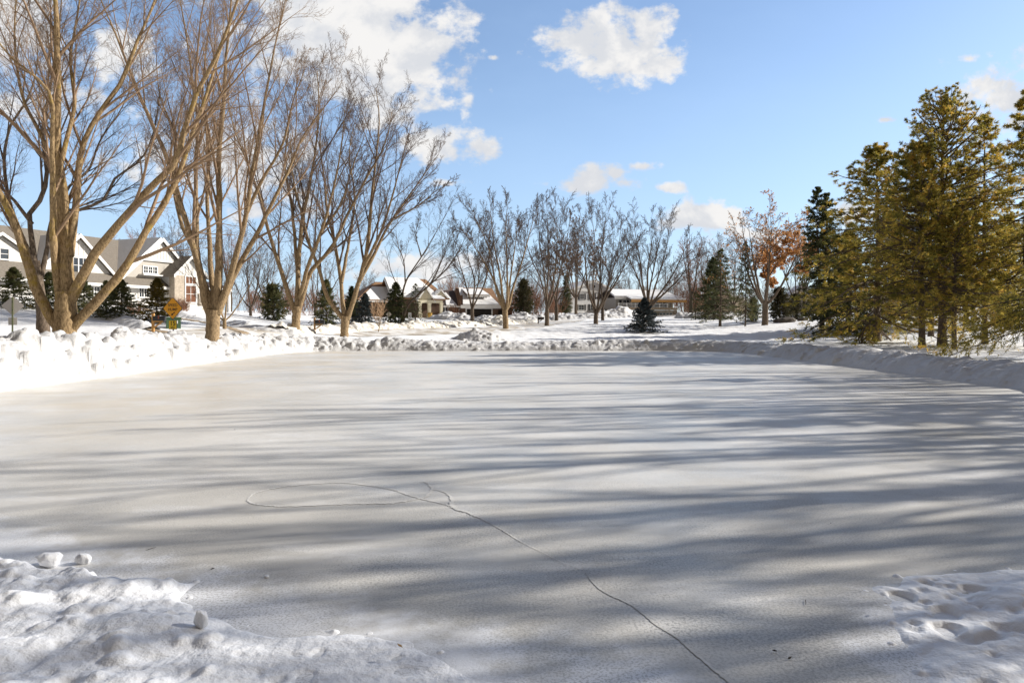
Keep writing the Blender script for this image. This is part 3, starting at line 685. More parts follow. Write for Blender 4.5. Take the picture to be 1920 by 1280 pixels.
key_tree('maple_tree', 'thick yellow-lichened bare maple with forked limbs, nearest tree behind the left snowbank', 25,
    [(122, 656, 42), (122, 612, 38), (123, 575, 36), (123, 548, 34)],
    [([(116, 618), (101, 604), (84, 575), (67, 541), (48, 480), (31, 428), (2, 366), (-40, 300), (-75, 210), (-95, 100)], 22, 5, -1.5),
     ([(124, 575), (122, 500), (121, 430), (114, 350), (106, 270), (108, 170), (107, 70), (100, -60), (90, -190)], 29, 4, .5),
     ([(130, 480), (140, 400), (146, 330), (155, 275), (180, 222), (227, 155), (258, 77), (289, 5), (330, -110)], 16, 3, 2.0),
     ([(112, 560), (103, 500), (100, 420), (98, 330), (98, 250), (97, 185), (67, 144), (31, 118), (-5, 75), (-40, 0)], 15, 3, -2.0),
     ([(128, 572), (140, 548), (163, 505), (191, 459), (242, 397), (289, 345), (330, 304), (345, 247), (371, 170), (397, 124), (423, 62), (452, -20), (480, -110)], 20, 4, -1.0),
     ([(126, 624), (140, 606), (165, 582), (191, 555), (232, 505), (278, 428), (309, 381), (340, 314), (361, 247), (381, 196), (405, 120), (440, 20)], 20, 4, 1.5),
     ([(108, 330), (128, 250), (140, 190), (132, 110), (145, 30), (160, -80)], 10, 3, 1.8),
     ([(99, 300), (70, 240), (45, 190), (30, 110), (28, 30), (40, -80)], 8, 3, 1.2)],
    11, M['bark_a'], M['twig_a'], (11, 9, 7, 4), (.46, .42, .48, .58), RINK, sides=18)
key_tree('maple_tree', 'grey slimmer bare maple standing just behind the thick lichened maple', 30.5,
    [(82, 645, 22), (80, 590, 20), (72, 530, 17), (66, 490, 15)],
    [([(70, 515), (58, 440), (56, 400), (75, 375), (88, 330), (80, 250), (95, 160), (110, 60), (120, -60)], 11, 3, 2),
     ([(74, 530), (88, 470), (95, 420), (108, 395), (150, 393), (195, 374), (215, 335), (265, 298), (290, 240), (300, 170)], 10, 2.5, 2),
     ([(68, 500), (40, 440), (18, 380), (8, 310), (18, 240), (52, 185), (70, 120), (66, 40)], 9, 2.5, 1),
     ([(60, 420), (30, 380), (-15, 330), (-40, 260), (-60, 170)], 7, 2, -1),
     ([(100, 410), (130, 350), (165, 320), (190, 260), (230, 200), (260, 120)], 6, 2, 3)],
    12, M['bark_c'], M['twig_d'], (11, 9, 7, 4), (.46, .42, .48, .58), RINK)
key_tree('maple_tree', 'tall tan many-limbed bare maple just right of the yellow speed hump sign', 33,
    [(397, 644, 27), (399, 610, 24), (401, 580, 25)],
    [([(394, 590), (386, 570), (371, 495), (356, 438), (335, 371), (314, 299), (283, 227), (258, 170), (242, 129), (215, 60), (180, -20)], 14, 4, -2),
     ([(397, 580), (380, 520), (370, 470), (368, 390), (366, 310), (372, 240), (362, 160), (350, 70), (330, -40)], 12, 3, 2.5),
     ([(403, 590), (409, 540), (411, 470), (411, 390), (410, 300), (418, 210), (424, 110), (432, 20), (440, -80)], 16, 4, 0),
     ([(407, 585), (425, 540), (445, 470), (462, 400), (470, 340), (486, 250), (500, 170), (515, 90), (535, 0)], 13, 3, -2),
     ([(408, 588), (432, 530), (455, 485), (481, 440), (510, 381), (541, 320), (567, 258), (600, 212), (628, 175)], 13, 3, 1),
     ([(402, 580), (396, 520), (393, 450), (388, 370), (392, 280), (380, 190), (386, 100), (398, 0)], 11, 3, 3),
     ([(462, 400), (490, 340), (530, 270), (548, 195), (572, 130)], 8, 2, -1.5),
     ([(370, 480), (340, 420), (325, 340), (330, 260), (300, 180), (292, 90)], 8, 2, 2)],
    13, M['bark_b'], M['twig_a'], (11, 9, 7, 4), (.46, .42, .48, .58), RINK, rmin=.005)
key_tree('maple_tree', 'tan bare maple with a narrow trunk, left of the wooden letterbox across the street', 45,
    [(553, 630, 16), (555, 600, 15), (557, 575, 16)],
    [([(553, 585), (546, 566), (526, 505), (505, 438), (490, 381), (468, 315), (440, 245), (425, 180)], 10, 3, -2),
     ([(556, 580), (559, 545), (560, 490), (567, 412), (580, 350), (593, 268), (598, 196), (594, 130)], 11, 3, 1.5),
     ([(559, 582), (570, 545), (585, 505), (622, 464), (655, 395), (688, 332), (722, 270), (735, 210)], 10, 2.5, 0),
     ([(559, 520), (552, 440), (546, 381), (534, 309), (541, 232), (530, 160)], 8, 2.5, 3),
     ([(562, 560), (578, 500), (602, 435), (625, 355), (640, 275), (646, 205)], 9, 2.5, -3),
     ([(600, 440), (640, 380), (662, 310), (688, 245)], 6, 2, 2)],
    14, M['bark_b'], M['twig_b'], (11, 9, 7, 4), (.46, .42, .48, .58), RINK, rmin=.006, sides=12)
key_tree('maple_tree', 'tan bare maple with a pale branch scar, at the corner of the far bank', 47,
    [(645, 640, 16), (646, 615, 14.5), (648, 592, 16)],
    [([(644, 598), (636, 588), (613, 555), (598, 505), (582, 464), (565, 400), (548, 325), (545, 250)], 9, 2.5, -2.5),
     ([(646, 596), (642, 560), (638, 515), (626, 448), (613, 392), (608, 335), (600, 260), (610, 190)], 9, 2.5, 2),
     ([(651, 598), (660, 570), (675, 522), (690, 454), (697, 371), (706, 289), (711, 222), (705, 165)], 11, 2.5, 0),
     ([(675, 525), (700, 480), (730, 420), (765, 370), (797, 325), (822, 290)], 8, 2, 1.5),
     ([(682, 500), (714, 435), (735, 370), (752, 305), (768, 245)], 7, 2, -2.5),
     ([(640, 530), (655, 450), (665, 370), (655, 290), (668, 215)], 7, 2, 3),
     ([(740, 410), (785, 385), (815, 360), (842, 345)], 4, 1.5, -1)],
    15, M['bark_b'], M['twig_b'], (11, 9, 7, 4), (.46, .42, .48, .58), RINK, rmin=.0065, sides=12)
key_tree('slim_tree', 'dark twin-stemmed tree leaning right beside the white sign', 66,
    [(755, 614, 7), (754, 605, 7), (754, 596, 7)],
    [([(753, 600), (754, 560), (762, 525), (790, 482), (815, 440), (838, 400)], 5, 1.2, 1), ([(756, 602), (763, 575), (785, 552), (830, 512), (855, 480), (880, 430)], 5, 1.2, -1),
     ([(760, 530), (757, 490), (745, 455), (742, 420)], 3, 1, 2), ([(795, 545), (815, 520), (835, 470), (850, 430)], 3, 1, -2), ([(790, 482), (780, 440), (785, 410)], 3, 1, -1.5)],
    16, M['bark_c'], M['twig_d'], (8, 7, 6, 3), (.55, .45, .5, .5), None, rmin=.008, sides=8)

FARG = 'bare trees between the rink and the houses'
def far_tree(label, d, base, w, fork, limbs, seed, twig='twig_m', bark='bark_c', w0=.58, ks=(10, 9, 6, 4), extra_h=6):
    # limbs are given on an enlarged crop of the photograph
    f = lambda a, b: (640 + a / 1.976, 356 + b / 1.976)
    bx, by = f(*base); kx, ky = f(*fork); rng = np.random.default_rng(seed)
    L = []
    for i, l in enumerate(limbs):
        pts = [((bx + kx * 2) / 3, ky + 2)] + [f(a, b) for a, b in l]
        q = (2 * pts[-1][0] - pts[-2][0], pts[-1][1] - extra_h); L.append((pts + [((pts[-1][0] + q[0]) / 2, q[1])], w * w0 * rng.uniform(.8, 1.), .6, rng.uniform(-3, 3)))
    key_tree('maple_tree', label, d, [(bx, by + 4, w * 1.05), ((bx + kx) / 2, (by + ky) / 2, w), (kx, ky, w * .95)], L, seed, M[bark], M[twig], ks, (.40, .42, .50, .58), FARG, rmin=.0092, sides=8, t0=.22)
far_tree('dark forked bare tree in front of the brown house garage door', 78, (485, 497), 7, (485, 440), [[(475, 400), (455, 330), (435, 260), (420, 190)], [(495, 420), (530, 350), (545, 280), (550, 190), (545, 120)], [(490, 400), (492, 330), (470, 250), (465, 170)], [(488, 410), (510, 330), (505, 240), (510, 160)]], 501)
far_tree('pale-trunked spreading bare maple at the right end of the brown house', 64, (610, 517), 10.5, (606, 445), [[(590, 420), (570, 350), (560, 280), (540, 200), (500, 110), (480, 70)], [(598, 400), (585, 300), (565, 200), (555, 100), (552, 50)], [(615, 420), (615, 330), (612, 230), (610, 130), (617, 55)], [(620, 430), (640, 350), (665, 280), (690, 190), (712, 110), (728, 65)], [(592, 410), (568, 340), (530, 270), (480, 190), (445, 140)], [(618, 400), (630, 300), (645, 200), (655, 110)]], 502, bark='bark_b')
far_tree('slender bare maple beside the small dark letterbox on the slope', 70, (762, 502), 8, (762, 440), [[(755, 400), (735, 320), (705, 260), (688, 200), (680, 130)], [(760, 400), (750, 300), (735, 200), (730, 110), (722, 60)], [(768, 420), (785, 340), (795, 260), (800, 160), (797, 90)], [(775, 420), (800, 350), (820, 260), (838, 170), (848, 95)], [(762, 380), (768, 280), (765, 180), (762, 80)]], 503)
far_tree('darker bare maple just behind the slender one by the letterbox', 90, (797, 485), 6.5, (797, 430), [[(798, 400), (805, 340), (818, 260), (815, 160), (822, 90)], [(802, 410), (835, 350), (852, 260), (868, 180)], [(793, 410), (780, 350), (760, 260), (755, 190)]], 504, bark='bark_d')
far_tree('broad fan-shaped bare maple in front of the middle of the white house', 74, (943, 497), 8.5, (943, 462), [[(935, 440), (915, 370), (905, 280), (900, 180), (890, 100)], [(940, 440), (932, 340), (940, 240), (935, 150), (925, 85)], [(948, 440), (958, 350), (960, 250), (975, 150), (980, 80)], [(955, 440), (985, 370), (1010, 280), (1030, 190), (1038, 110)], [(957, 440), (1000, 370), (1040, 300), (1068, 220), (1082, 150)], [(938, 430), (905, 340), (870, 270), (860, 190)]], 505)
far_tree('bare maple behind the fan-shaped one, near the white house porch', 88, (968, 484), 6, (968, 440), [[(972, 425), (985, 390), (1020, 320), (1060, 260), (1088, 210)], [(968, 420), (962, 350), (970, 260), (965, 170)], [(970, 420), (990, 340), (1005, 240), (1010, 150)]], 506, bark='bark_d')
far_tree('wide bare maple rising behind the small blue spruce', 84, (1138, 487), 9.5, (1138, 440), [[(1130, 420), (1115, 340), (1105, 250), (1090, 170), (1085, 110)], [(1135, 400), (1135, 300), (1150, 200), (1150, 110)], [(1145, 420), (1165, 350), (1190, 270), (1208, 190), (1218, 120)], [(1150, 420), (1190, 370), (1230, 310), (1268, 230), (1292, 170)], [(1152, 425), (1200, 380), (1255, 325), (1300, 260)], [(1128, 410), (1100, 330), (1070, 260), (1060, 180)], [(1140, 380), (1160, 280), (1180, 180), (1190, 110)]], 507)
# generic bare trees: a handful of moulds, each placed with its own size and turn
def fan_mould(seed, H=15., trunk_h=2.2, nl=10, spread=.62, r=.27, ks=(9, 8, 6, 4), rmin=.0072, lens=(.38, .44, .50, .55)):
    rng = np.random.default_rng(seed)
    tp = np.stack([np.linspace(0, .1, 8), np.linspace(0, -.05, 8), np.linspace(-.3, trunk_h, 8)], 1); tr = r * np.linspace(1.15, .92, 8); tr[0] *= 1.25
    LP = []; LR = []
    for k in range(nl):
        az = k * 2.39996 + rng.normal(0, .3); el = spread * math.sqrt((k + .4) / nl) * rng.uniform(.85, 1.15)
        L = (H - trunk_h) * (.93 - .22 * (el / spread)**2) * rng.uniform(.95, 1.05); n = 20; t = np.linspace(0, 1, n)
        out = math.sin(el) * L * (t**.85); z = trunk_h * rng.uniform(.75, 1.0) + math.cos(el) * L * t + .10 * L * math.sin(el) * t * t
        wig = np.cumsum(rng.normal(0, .045, (n, 2)), 0)
        LP.append(np.stack([np.cos(az) * out + wig[:, 0], np.sin(az) * out + wig[:, 1], z], 1)); LR.append(r * rng.uniform(.36, .5) * (1 - .95 * t))
    LP = np.array(LP); LR = np.maximum(np.array(LR), .015)
    v, f = join([tubes(tp[None], tr[None], 12), tubes(LP, LR, 8)])
    (cv, cf), tips = bare_crown(rng, LP, LR, ks, lens, rmin, t0=.3, up=.02)
    return v, f, cv, cf, tips
def vase_mould(seed, H=15., trunk_h=1.8, nl=6, spread=.42, r=.27, ks=(8, 7, 6, 3), rmin=.0092, lens=(.52, .42, .48, .52), bend=.5, up=.035):
    rng = np.random.default_rng(seed)
    tp = np.stack([np.linspace(0, .05, 8), np.linspace(0, -.03, 8), np.linspace(-.3, trunk_h, 8)], 1); tp[1:, :2] += rng.normal(0, .02, (7, 2))
    tr = r * np.linspace(1.15, .95, 8); tr[0] *= 1.25
    LP = []; LR = []
    for k in range(nl):
        az = 2 * np.pi * (k + rng.random() * .6) / nl; el = spread * rng.uniform(.35, 1.2) if k else .08
        L = (H - trunk_h) * rng.uniform(.80, .90) * (1 - .10 * el / max(spread, .1)); n = 20
        t = np.linspace(0, 1, n); out = el * L * (t**.75) * (1 - .18 * t * bend)
        z = trunk_h * .82 + t * L * (1 - .12 * el)
        wig = np.cumsum(rng.normal(0, .035, (n, 2)), 0) * (L / 14)
        LP.append(np.stack([np.cos(az) * out + wig[:, 0], np.sin(az) * out + wig[:, 1], z], 1)); LR.append(r * rng.uniform(.40, .58) * (1 - .95 * t))
    LP = np.array(LP); LR = np.maximum(np.array(LR), .02)
    v, f = join([tubes(tp[None], tr[None], 12), tubes(LP, LR, 8)])
    (cv, cf), tips = bare_crown(rng, LP, LR, ks, lens, rmin, t0=.2, up=up)
    return v, f, cv, cf, tips
MOULD = {}
def mould(key, **kw):
    MOULD[key] = vase_mould(**kw)
mould('v1', seed=101, nl=7, spread=.46); mould('v2', seed=102, nl=6, spread=.56, H=15); mould('v3', seed=103, nl=8, spread=.52); mould('v4', seed=104, nl=5, spread=.62)
mould('t1', seed=105, nl=4, spread=.28, trunk_h=3.5, r=.22); mould('t2', seed=106, nl=5, spread=.3, trunk_h=4.5, r=.25)
mould('s1', seed=107, nl=6, spread=.42, H=4, trunk_h=.9, r=.045, ks=(7, 5, 4), lens=(.5, .45, .5), rmin=.008)
mould('m1', seed=111, nl=6, spread=.5, r=.34, ks=(5, 4, 3), lens=(.45, .40, .40), rmin=.016); mould('m2', seed=112, nl=5, spread=.6, r=.36, ks=(5, 4, 3), lens=(.45, .42, .40), rmin=.018); mould('m3', seed=113, nl=7, spread=.55, r=.32, ks=(4, 4, 3), lens=(.45, .42, .42), rmin=.016)
for _k, _sd, _n, _sp in (('f1', 141, 10, .60), ('f2', 142, 8, .70), ('f3', 143, 11, .66), ('f4', 144, 7, .58)): MOULD[_k] = fan_mould(_sd, nl=_n, spread=_sp)
MESHC = {}
def bare_tree(name, label, px, d, top, key, bark, twig, rz, group=None, wide=1., px_off=0, xyz=None):
    v, f, cv, cf, tips = MOULD[key]
    x, y, z = atpx(px, d) if xyz is None else xyz
    Ht = (CH + (HY - top) / F * d - z) if xyz is None else top
    H0 = cv[:, 2].max(); s = Ht / H0
    ck = (key, bark, twig)
    if ck not in MESHC: MESHC[ck] = (mesh_np('trunk', v, [f], M[bark]), mesh_np('crown', cv, [cf], M[twig]))
    o = thing(name, label, 'tree', (x, y, z - .1), rz, group); o.scale = (s * wide, s * wide, s)
    link('trunk', MESHC[ck][0], o); link('crown', MESHC[ck][1], o)
    return o
FARG = 'bare trees between the rink and the houses'
for a in [
    ('bare_tree', 'small forked bare tree close behind the tan maple by the speed hump sign', 421, 42, 425, 'v4', 'bark_b', 'twig_d', 5.6, None, .9),
    ('bare_tree', 'leaning dark bare tree between the gabled house and the green cedar', 470, 64, 415, 'v2', 'bark_d', 'twig_d', 2.5, None, .85),
    ('bare_tree', 'thin bare tree behind the right end of the gabled house', 432, 78, 420, 't2', 'bark_d', 'twig_r', 1.2, None, 1.),
    ('bare_tree', 'dark bare tree behind the entrance porch of the gabled house', 335, 82, 395, 'v3', 'bark_d', 'twig_d', .3, None, 1.),
    ('bare_tree', 'russet bare tree behind the big middle gable', 262, 86, 418, 'v1', 'bark_d', 'twig_r', 3.3, None, 1.),
    ('bare_tree', 'dim bare tree behind the roof left of the first gable', 100, 84, 425, 'v3', 'bark_d', 'twig_d', 5.3, None, 1.),
    ('bare_tree', 'bare tree behind the left dormer at the picture edge', -10, 80, 400, 'v2', 'bark_d', 'twig_d', 4.3, None, 1.),
    ('bare_tree', 'bare tree standing behind the green cedar', 505, 84, 435, 'v2', 'bark_c', 'twig_b', 1.9, None, 1.),
    ('bare_tree', 'crooked bare tree behind the two dark spruces', 592, 88, 430, 'v4', 'bark_d', 'twig_b', 2.9, None, 1.),
    ('bare_tree', 'pale bare tree beyond the cream house roof', 690, 150, 500, 'v1', 'bark_c', 'twig_b', .6, None, 1.2),
    ('bare_tree', 'russet bare tree beyond the gap between cream and brown houses', 845, 160, 515, 'v3', 'bark_d', 'twig_r', .9, None, 1.2),
    ('bare_tree', 'bare tree rising behind the brown house dormer', 895, 160, 515, 'v1', 'bark_d', 'twig_b', 1.7, None, 1.1),
    ('bare_tree', 'bare tree rising over the right end of the brown house roof', 925, 150, 500, 'v2', 'bark_d', 'twig_b', 2.7, None, 1.1),
    ('bare_tree', 'bare tree above the russet thicket by the olive cedar', 990, 130, 485, 'v3', 'bark_d', 'twig_b', 3.5, None, 1.),
    ('bare_tree', 'bare tree between the olive cedar and the white house', 1040, 150, 475, 'v1', 'bark_d', 'twig_b', 5.1, None, 1.),
    ('bare_tree', 'bare tree behind the roof of the bungalow, left half', 1180, 165, 495, 'v2', 'bark_d', 'twig_d', 4.1, None, 1.),
    ('bare_tree', 'bare tree behind the roof of the bungalow, right half', 1255, 160, 500, 'v3', 'bark_d', 'twig_b', 2.1, None, 1.),
    ('bare_tree', 'brown bare tree at the right end of the bungalow deck', 1296, 110, 432, 't2', 'bark_d', 'twig_r', 2.6, None, 1.2),
    ('bare_tree', 'tall bare tree just left of the broad dark spruce', 1330, 108, 428, 'v1', 'bark_d', 'twig_b', 3.1, None, .95),
    ('bare_tree', 'bare tree between the broad dark spruce and the russet oak', 1375, 130, 432, 'v3', 'bark_d', 'twig_b', .2, None, .9),
    ('bare_tree', 'thin bare tree between the russet oak and the twin spires', 1492, 85, 420, 't1', 'bark_d', 'twig_d', 1.1, None, 1.),
    ('bare_tree', 'thin bare tree behind the right side of the russet oak', 1508, 98, 405, 't2', 'bark_d', 'twig_d', 4.0, None, .9),
    ('bare_tree', 'bare tree showing between the twin spires and the golden pines', 1585, 95, 400, 't2', 'bark_d', 'twig_d', 5.0, None, .9)]: bare_tree(*a)
bare_tree('young_tree', 'young staked-looking sapling with pale orange twigs in front of the dark spruces', 710, 54, 556, 's1', 'bark_b', 'twig_p', .5, None, 1.)
# rows of bare trees along the right-hand side, outside the picture: they throw the long shadows on the ice
for i, (x, y, h, key, rz) in enumerate([(20.5, 9, 15, 'm2', .5), (25, 15, 16, 'm3', 2.5), (35, 14, 17, 'm2', 4.4), (41, 21, 17, 'm3', .7), (31, 20.5, 15, 'm1', 5.9), (47, 12, 17, 'm2', 2.9),
    (26, 11.5, 15, 'm1', 1.9), (20, 6, 13, 'm1', 3.1), (44, 26, 16, 'm1', 1.2), (50, 31, 17, 'm2', .2), (22, 12, 14, 'm3', 4.9), (31, 26, 15, 'm1', .4), (35, 31, 15, 'm3', 1.4), (41, 30, 16, 'm2', 2.4), (34, 24.5, 16, 'm2', 5.4), (28, 21.5, 14, 'm3', 1.9), (25, 17.5, 14, 'm1', 3.9)]):
    bare_tree('maple_tree', ['bare maple on the right-hand bank outside the picture throwing shadow across the ice'][0], 0, 0, h * (1.0 if y < 10 else 1.22 if y < 24 else 1.08), key, 'bark_c', 'twig_b', rz, 'maples right of the rink outside the picture', 1.05, xyz=(x, y, gz(x, y)))

# twiggy thickets
def thicket(name, px0, px1, d, h, n, seed, twig, zoff=0, spread=2.):
    rng = np.random.default_rng(seed); parts = []
    B = n; xs = (rng.uniform(px0, px1, n) - CX) / F * d; ys = d + rng.uniform(-spread, spread, n)
    zs = ground(xs, ys); hh = h * rng.uniform(.5, 1.1, n); N = 7
    Pp = np.zeros((n, N, 3)); p = np.stack([xs, ys, zs - .1], 1); dr = rng.normal(0, .22, (n, 3)); dr[:, 2] = 1
    for s in range(N):
        Pp[:, s] = p; dr = dr + rng.normal(0, .10, dr.shape); dr /= np.linalg.norm(dr, axis=1, keepdims=True); p = p + dr * (hh / (N - 1))[:, None]
    Rr = .022 * np.ones((n, 1)) * np.linspace(1, .4, N)[None] * (d / 90)
    parts.append(tubes(Pp, Rr, 4))
    b, r = spawn(rng, Pp, Rr, 9, .15, 1, (20, 50), .38, .7, 5, .06, .14, .011 * d / 90, .4); parts.append(tubes(b, r, 3))
    b2, r2 = spawn(rng, b, r, 5, .15, 1, (20, 55), .5, .7, 4, .06, .14, .009 * d / 90, .4); parts.append(tubes(b2, r2, 3))
    v, f = join(parts); o = link(name, mesh_np(name, v, [f], M[twig])); o['kind'] = 'stuff'; return o
thicket('thicket', 955, 1050, 122, 5.6, 150, 201, 'twig_r', spread=4)
thicket('thicket', 440, 640, 92, 3.6, 150, 202, 'twig_r', spread=4)
thicket('thicket', 1268, 1345, 135, 8, 110, 203, 'twig_r', spread=5)
thicket('thicket', 835, 880, 140, 8, 30, 204, 'twig_r', spread=4)
thicket('thicket', 1400, 1600, 115, 6, 90, 205, 'twig_d', spread=6)
thicket('thicket', 236, 262, 50, 1.1, 40, 206, 'twig_r', spread=.8)
thicket('thicket', 326, 350, 57, 1.1, 60, 207, 'twig_r', spread=.6)
thicket('thicket', 840, 858, 108, 2.2, 14, 208, 'twig_r', spread=1)
# far wood: one mass of little trees on the skyline
def far_wood(px0, px1, dist, hts, n, seed, twig):
    rng = np.random.default_rng(seed); V = []; Fq = []; c = 0
    moulds = [MOULD['fw1'], MOULD['fw2']]
    for i in range(n):
        px = px0 + (px1 - px0) * (i + rng.random()) / n; d = dist * rng.uniform(.9, 1.25); x = (px - CX) / F * d
        tv, tf, cv, cf, _ = moulds[i % 2]; s = rng.uniform(*hts) / 15.; a = rng.random() * 6.28
        rot = np.array([[math.cos(a), -math.sin(a), 0], [math.sin(a), math.cos(a), 0], [0, 0, 1]])
        zz = gz(x, d) - .3
        for vv, ff in ((tv, tf), (cv, cf)):
            V.append(vv @ rot.T * s + np.array([x, d, zz])); Fq.append(ff + c); c += len(vv)
    o = link('far_wood', mesh_np('far_wood', np.concatenate(V), [np.concatenate(Fq)], M[twig])); o['kind'] = 'stuff'
mould('fw1', seed=121, nl=5, spread=.4, ks=(6, 6, 4), lens=(.48, .45, .5), rmin=.026); mould('fw2', seed=122, nl=6, spread=.35, ks=(6, 6, 4), lens=(.48, .45, .5), rmin=.026)
far_wood(-300, 2300, 200, (7, 11), 80, 131, 'twig_b')
far_wood(-300, 2300, 250, (9, 12), 60, 132, 'twig_r')

# ------------------------------------------------------------------ evergreens
def needles(rng, Pp, per, ln, wd, t0=.0, fwd=.75, droop=0.):
    """thin triangles standing off the given twigs"""
    B, N, _ = Pp.shape
    t = t0 + (1 - t0) * rng.random((B, per)); f = t * (N - 1); i = np.clip(f.astype(int), 0, N - 2); w = (f - i)[..., None]; bi = np.arange(B)[:, None]
    p = Pp[bi, i] * (1 - w) + Pp[bi, i + 1] * w; T = Pp[bi, i + 1] - Pp[bi, i]; T /= np.linalg.norm(T, axis=2, keepdims=True) + 1e-9
    p = p.reshape(-1, 3); T = T.reshape(-1, 3)
    rv = rng.normal(0, 1, T.shape); rv /= np.linalg.norm(rv, axis=1, keepdims=True)
    d = T * fwd + rv * .65; d[:, 2] -= droop; d /= np.linalg.norm(d, axis=1, keepdims=True)
    sd = np.cross(d, rng.normal(0, 1, d.shape)); sd /= np.linalg.norm(sd, axis=1, keepdims=True) + 1e-9
    L = ln * rng.uniform(.6, 1.3, (len(p), 1)); W = wd * rng.uniform(.7, 1.2, (len(p), 1))
    v = np.stack([p - sd * W / 2, p + sd * W / 2, p + d * L + sd * W * .12, p + d * L - sd * W * .12], 1).reshape(-1, 3)
    q = np.arange(len(v)).reshape(-1, 4)
    return v, q
def conifer_mould(seed, H, Rm, base, nb, shape, e0=-8, e1=50, droop=.05, tip=.05, tk=12, tl=.34, sk=3, per=8, nl=.13, nw=.03, r=.2, jitter=.18, bare=.0, ragged=.25, tuft=0., spires=1, top_up=0.):
    rng = np.random.default_rng(seed)
    parts = []; F_ = []
    allP = []; 
    for sp in range(spires):
        ox = (sp - (spires - 1) / 2) * .22 * Rm * (2 if spires > 1 else 0); hs = H * (1 - .04 * sp)
        zt = np.linspace(-.3, hs, 14); tp = np.stack([ox * np.clip(zt / hs * 1.4, 0, 1) + .04 * np.sin(zt * .6 + seed), .04 * np.cos(zt * .5), zt], 1)
        tr = r * (1 - np.linspace(0, 1, 14)**1.1 * .95); tr[0] *= 1.3; parts.append(tubes(tp[None], tr[None], 10))
        u = np.linspace(0, 1, nb // spires)**.92; u = np.clip(u + rng.normal(0, .006, u.shape), 0, .995)
        zb = base + (hs - base) * u
        az = np.arange(len(u)) * 2.39996 + rng.normal(0, .35, len(u))
        Lb = Rm * shape(u) * rng.uniform(1 - ragged, 1 + ragged * .6, len(u)) + .12
        el = R(1) * (e0 + (e1 - e0) * u**1.3 + rng.normal(0, 6, len(u)))
        N = 9; P_ = np.zeros((len(u), N, 3)); x0 = np.interp(zb, zt, tp[:, 0])
        d = np.stack([np.cos(az) * np.cos(el), np.sin(az) * np.cos(el), np.sin(el)], 1); p = np.stack([x0, 0 * zb, zb], 1)
        for k in range(N):
            P_[:, k] = p; bend = -droop if k < N * .55 else tip
            d = d + rng.normal(0, .045 + jitter * .15, d.shape) + np.array([0, 0, 1.]) * bend; d /= np.linalg.norm(d, axis=1, keepdims=True); p = p + d * (Lb / (N - 1))[:, None]
        allP.append(P_)
    P_ = np.concatenate(allP); Lb = np.linalg.norm(np.diff(P_, axis=1), axis=2).sum(1)
    Rb = np.clip(.018 * Lb, .008, .06)[:, None] * np.linspace(1, .25, P_.shape[1])[None]
    parts.append(tubes(P_, Rb, 5))
    tw, rt = spawn(rng, P_, Rb, tk, .12 + bare * .5, 1, (32, 62), tl, .5, 5, -.03 + top_up, .08, .005, .62)
    # flatten side sprays towards the branch plane
    ax = tw[:, :1]; tw = ax + (tw - ax) * np.array([1, 1, .55])
    tw[:, :, 2] -= .10 * np.linspace(0, 1, 5)[None]**2 * np.linalg.norm(tw[:, -1] - tw[:, 0], axis=1)[:, None]
    parts.append(tubes(tw, rt, 3))
    if sk:
        st, rs = spawn(rng, tw, rt, sk, .15 + tuft, 1, (25, 60), .5 - .3 * tuft, .6, 4, -.03 + .08 * tuft, .1, .004, .5 - .4 * tuft)
        F_.append(needles(rng, st, per, nl, nw)); F_.append(needles(rng, tw, per, nl, nw, .2 + tuft * .9))
    else: F_.append(needles(rng, tw, per, nl, nw))
    F_.append(needles(rng, P_, max(per, 6), nl, nw, .35 + bare * .4 + tuft * .6))
    wv, wf = join(parts); fv, ff = join(F_)
    return wv, wf, fv, ff
CM = {}
cone = lambda p, lo=.0: (lambda u: (1 - u)**p * sstep(-.12, .10 + lo, u))
CM['pine_a'] = conifer_mould(301, 15, 5.6, 3.2, 150, lambda u: (1 - u)**.46 * sstep(-.15, .15, u), e0=-10, e1=62, droop=.03, tip=.10, tk=10, tl=.33, sk=6, per=9, nl=.16, nw=.030, r=.27, ragged=.5, tuft=.45, top_up=.07, jitter=.5)
CM['pine_b'] = conifer_mould(302, 12, 5.0, 2.9, 135, lambda u: (1 - u)**.6 * sstep(-.15, .12, u), e0=-3, e1=48, droop=.035, tip=.09, tk=9, tl=.34, sk=6, per=9, nl=.155, nw=.030, r=.2, ragged=.5, tuft=.4, top_up=.03, jitter=.5)
CM['pine_d'] = conifer_mould(311, 12, 5.0, .7, 155, lambda u: (1 - u)**.62 * sstep(-.25, .12, u), e0=-20, e1=46, droop=.05, tip=.07, tk=9, tl=.34, sk=6, per=9, nl=.155, nw=.030, r=.2, ragged=.5, tuft=.4, top_up=.02, jitter=.5)
CM['pine_c'] = conifer_mould(303, 13, 3.2, 1.8, 120, lambda u: (1 - u)**.75 * sstep(-.15, .12, u), e0=-14, e1=30, droop=.04, tip=.06, tk=11, tl=.36, sk=3, per=7, nl=.16, nw=.034, r=.17, ragged=.4, bare=.35, jitter=.5)
CM['spruce'] = conifer_mould(304, 5, 2.0, .15, 150, cone(.85), e0=-4, e1=42, droop=.03, tip=.05, tk=11, tl=.36, sk=3, per=7, nl=.11, nw=.034, r=.085, ragged=.22)
CM['spruce2'] = conifer_mould(305, 6, 2.1, .2, 160, cone(.8), e0=-8, e1=36, droop=.05, tip=.05, tk=11, tl=.36, sk=3, per=7, nl=.12, nw=.036, r=.1, ragged=.28)
CM['blue'] = conifer_mould(306, 3.3, 1.95, .05, 120, lambda u: (1 - u)**.95, e0=2, e1=40, droop=.01, tip=.03, tk=12, tl=.34, sk=3, per=9, nl=.09, nw=.04, r=.07, ragged=.22)
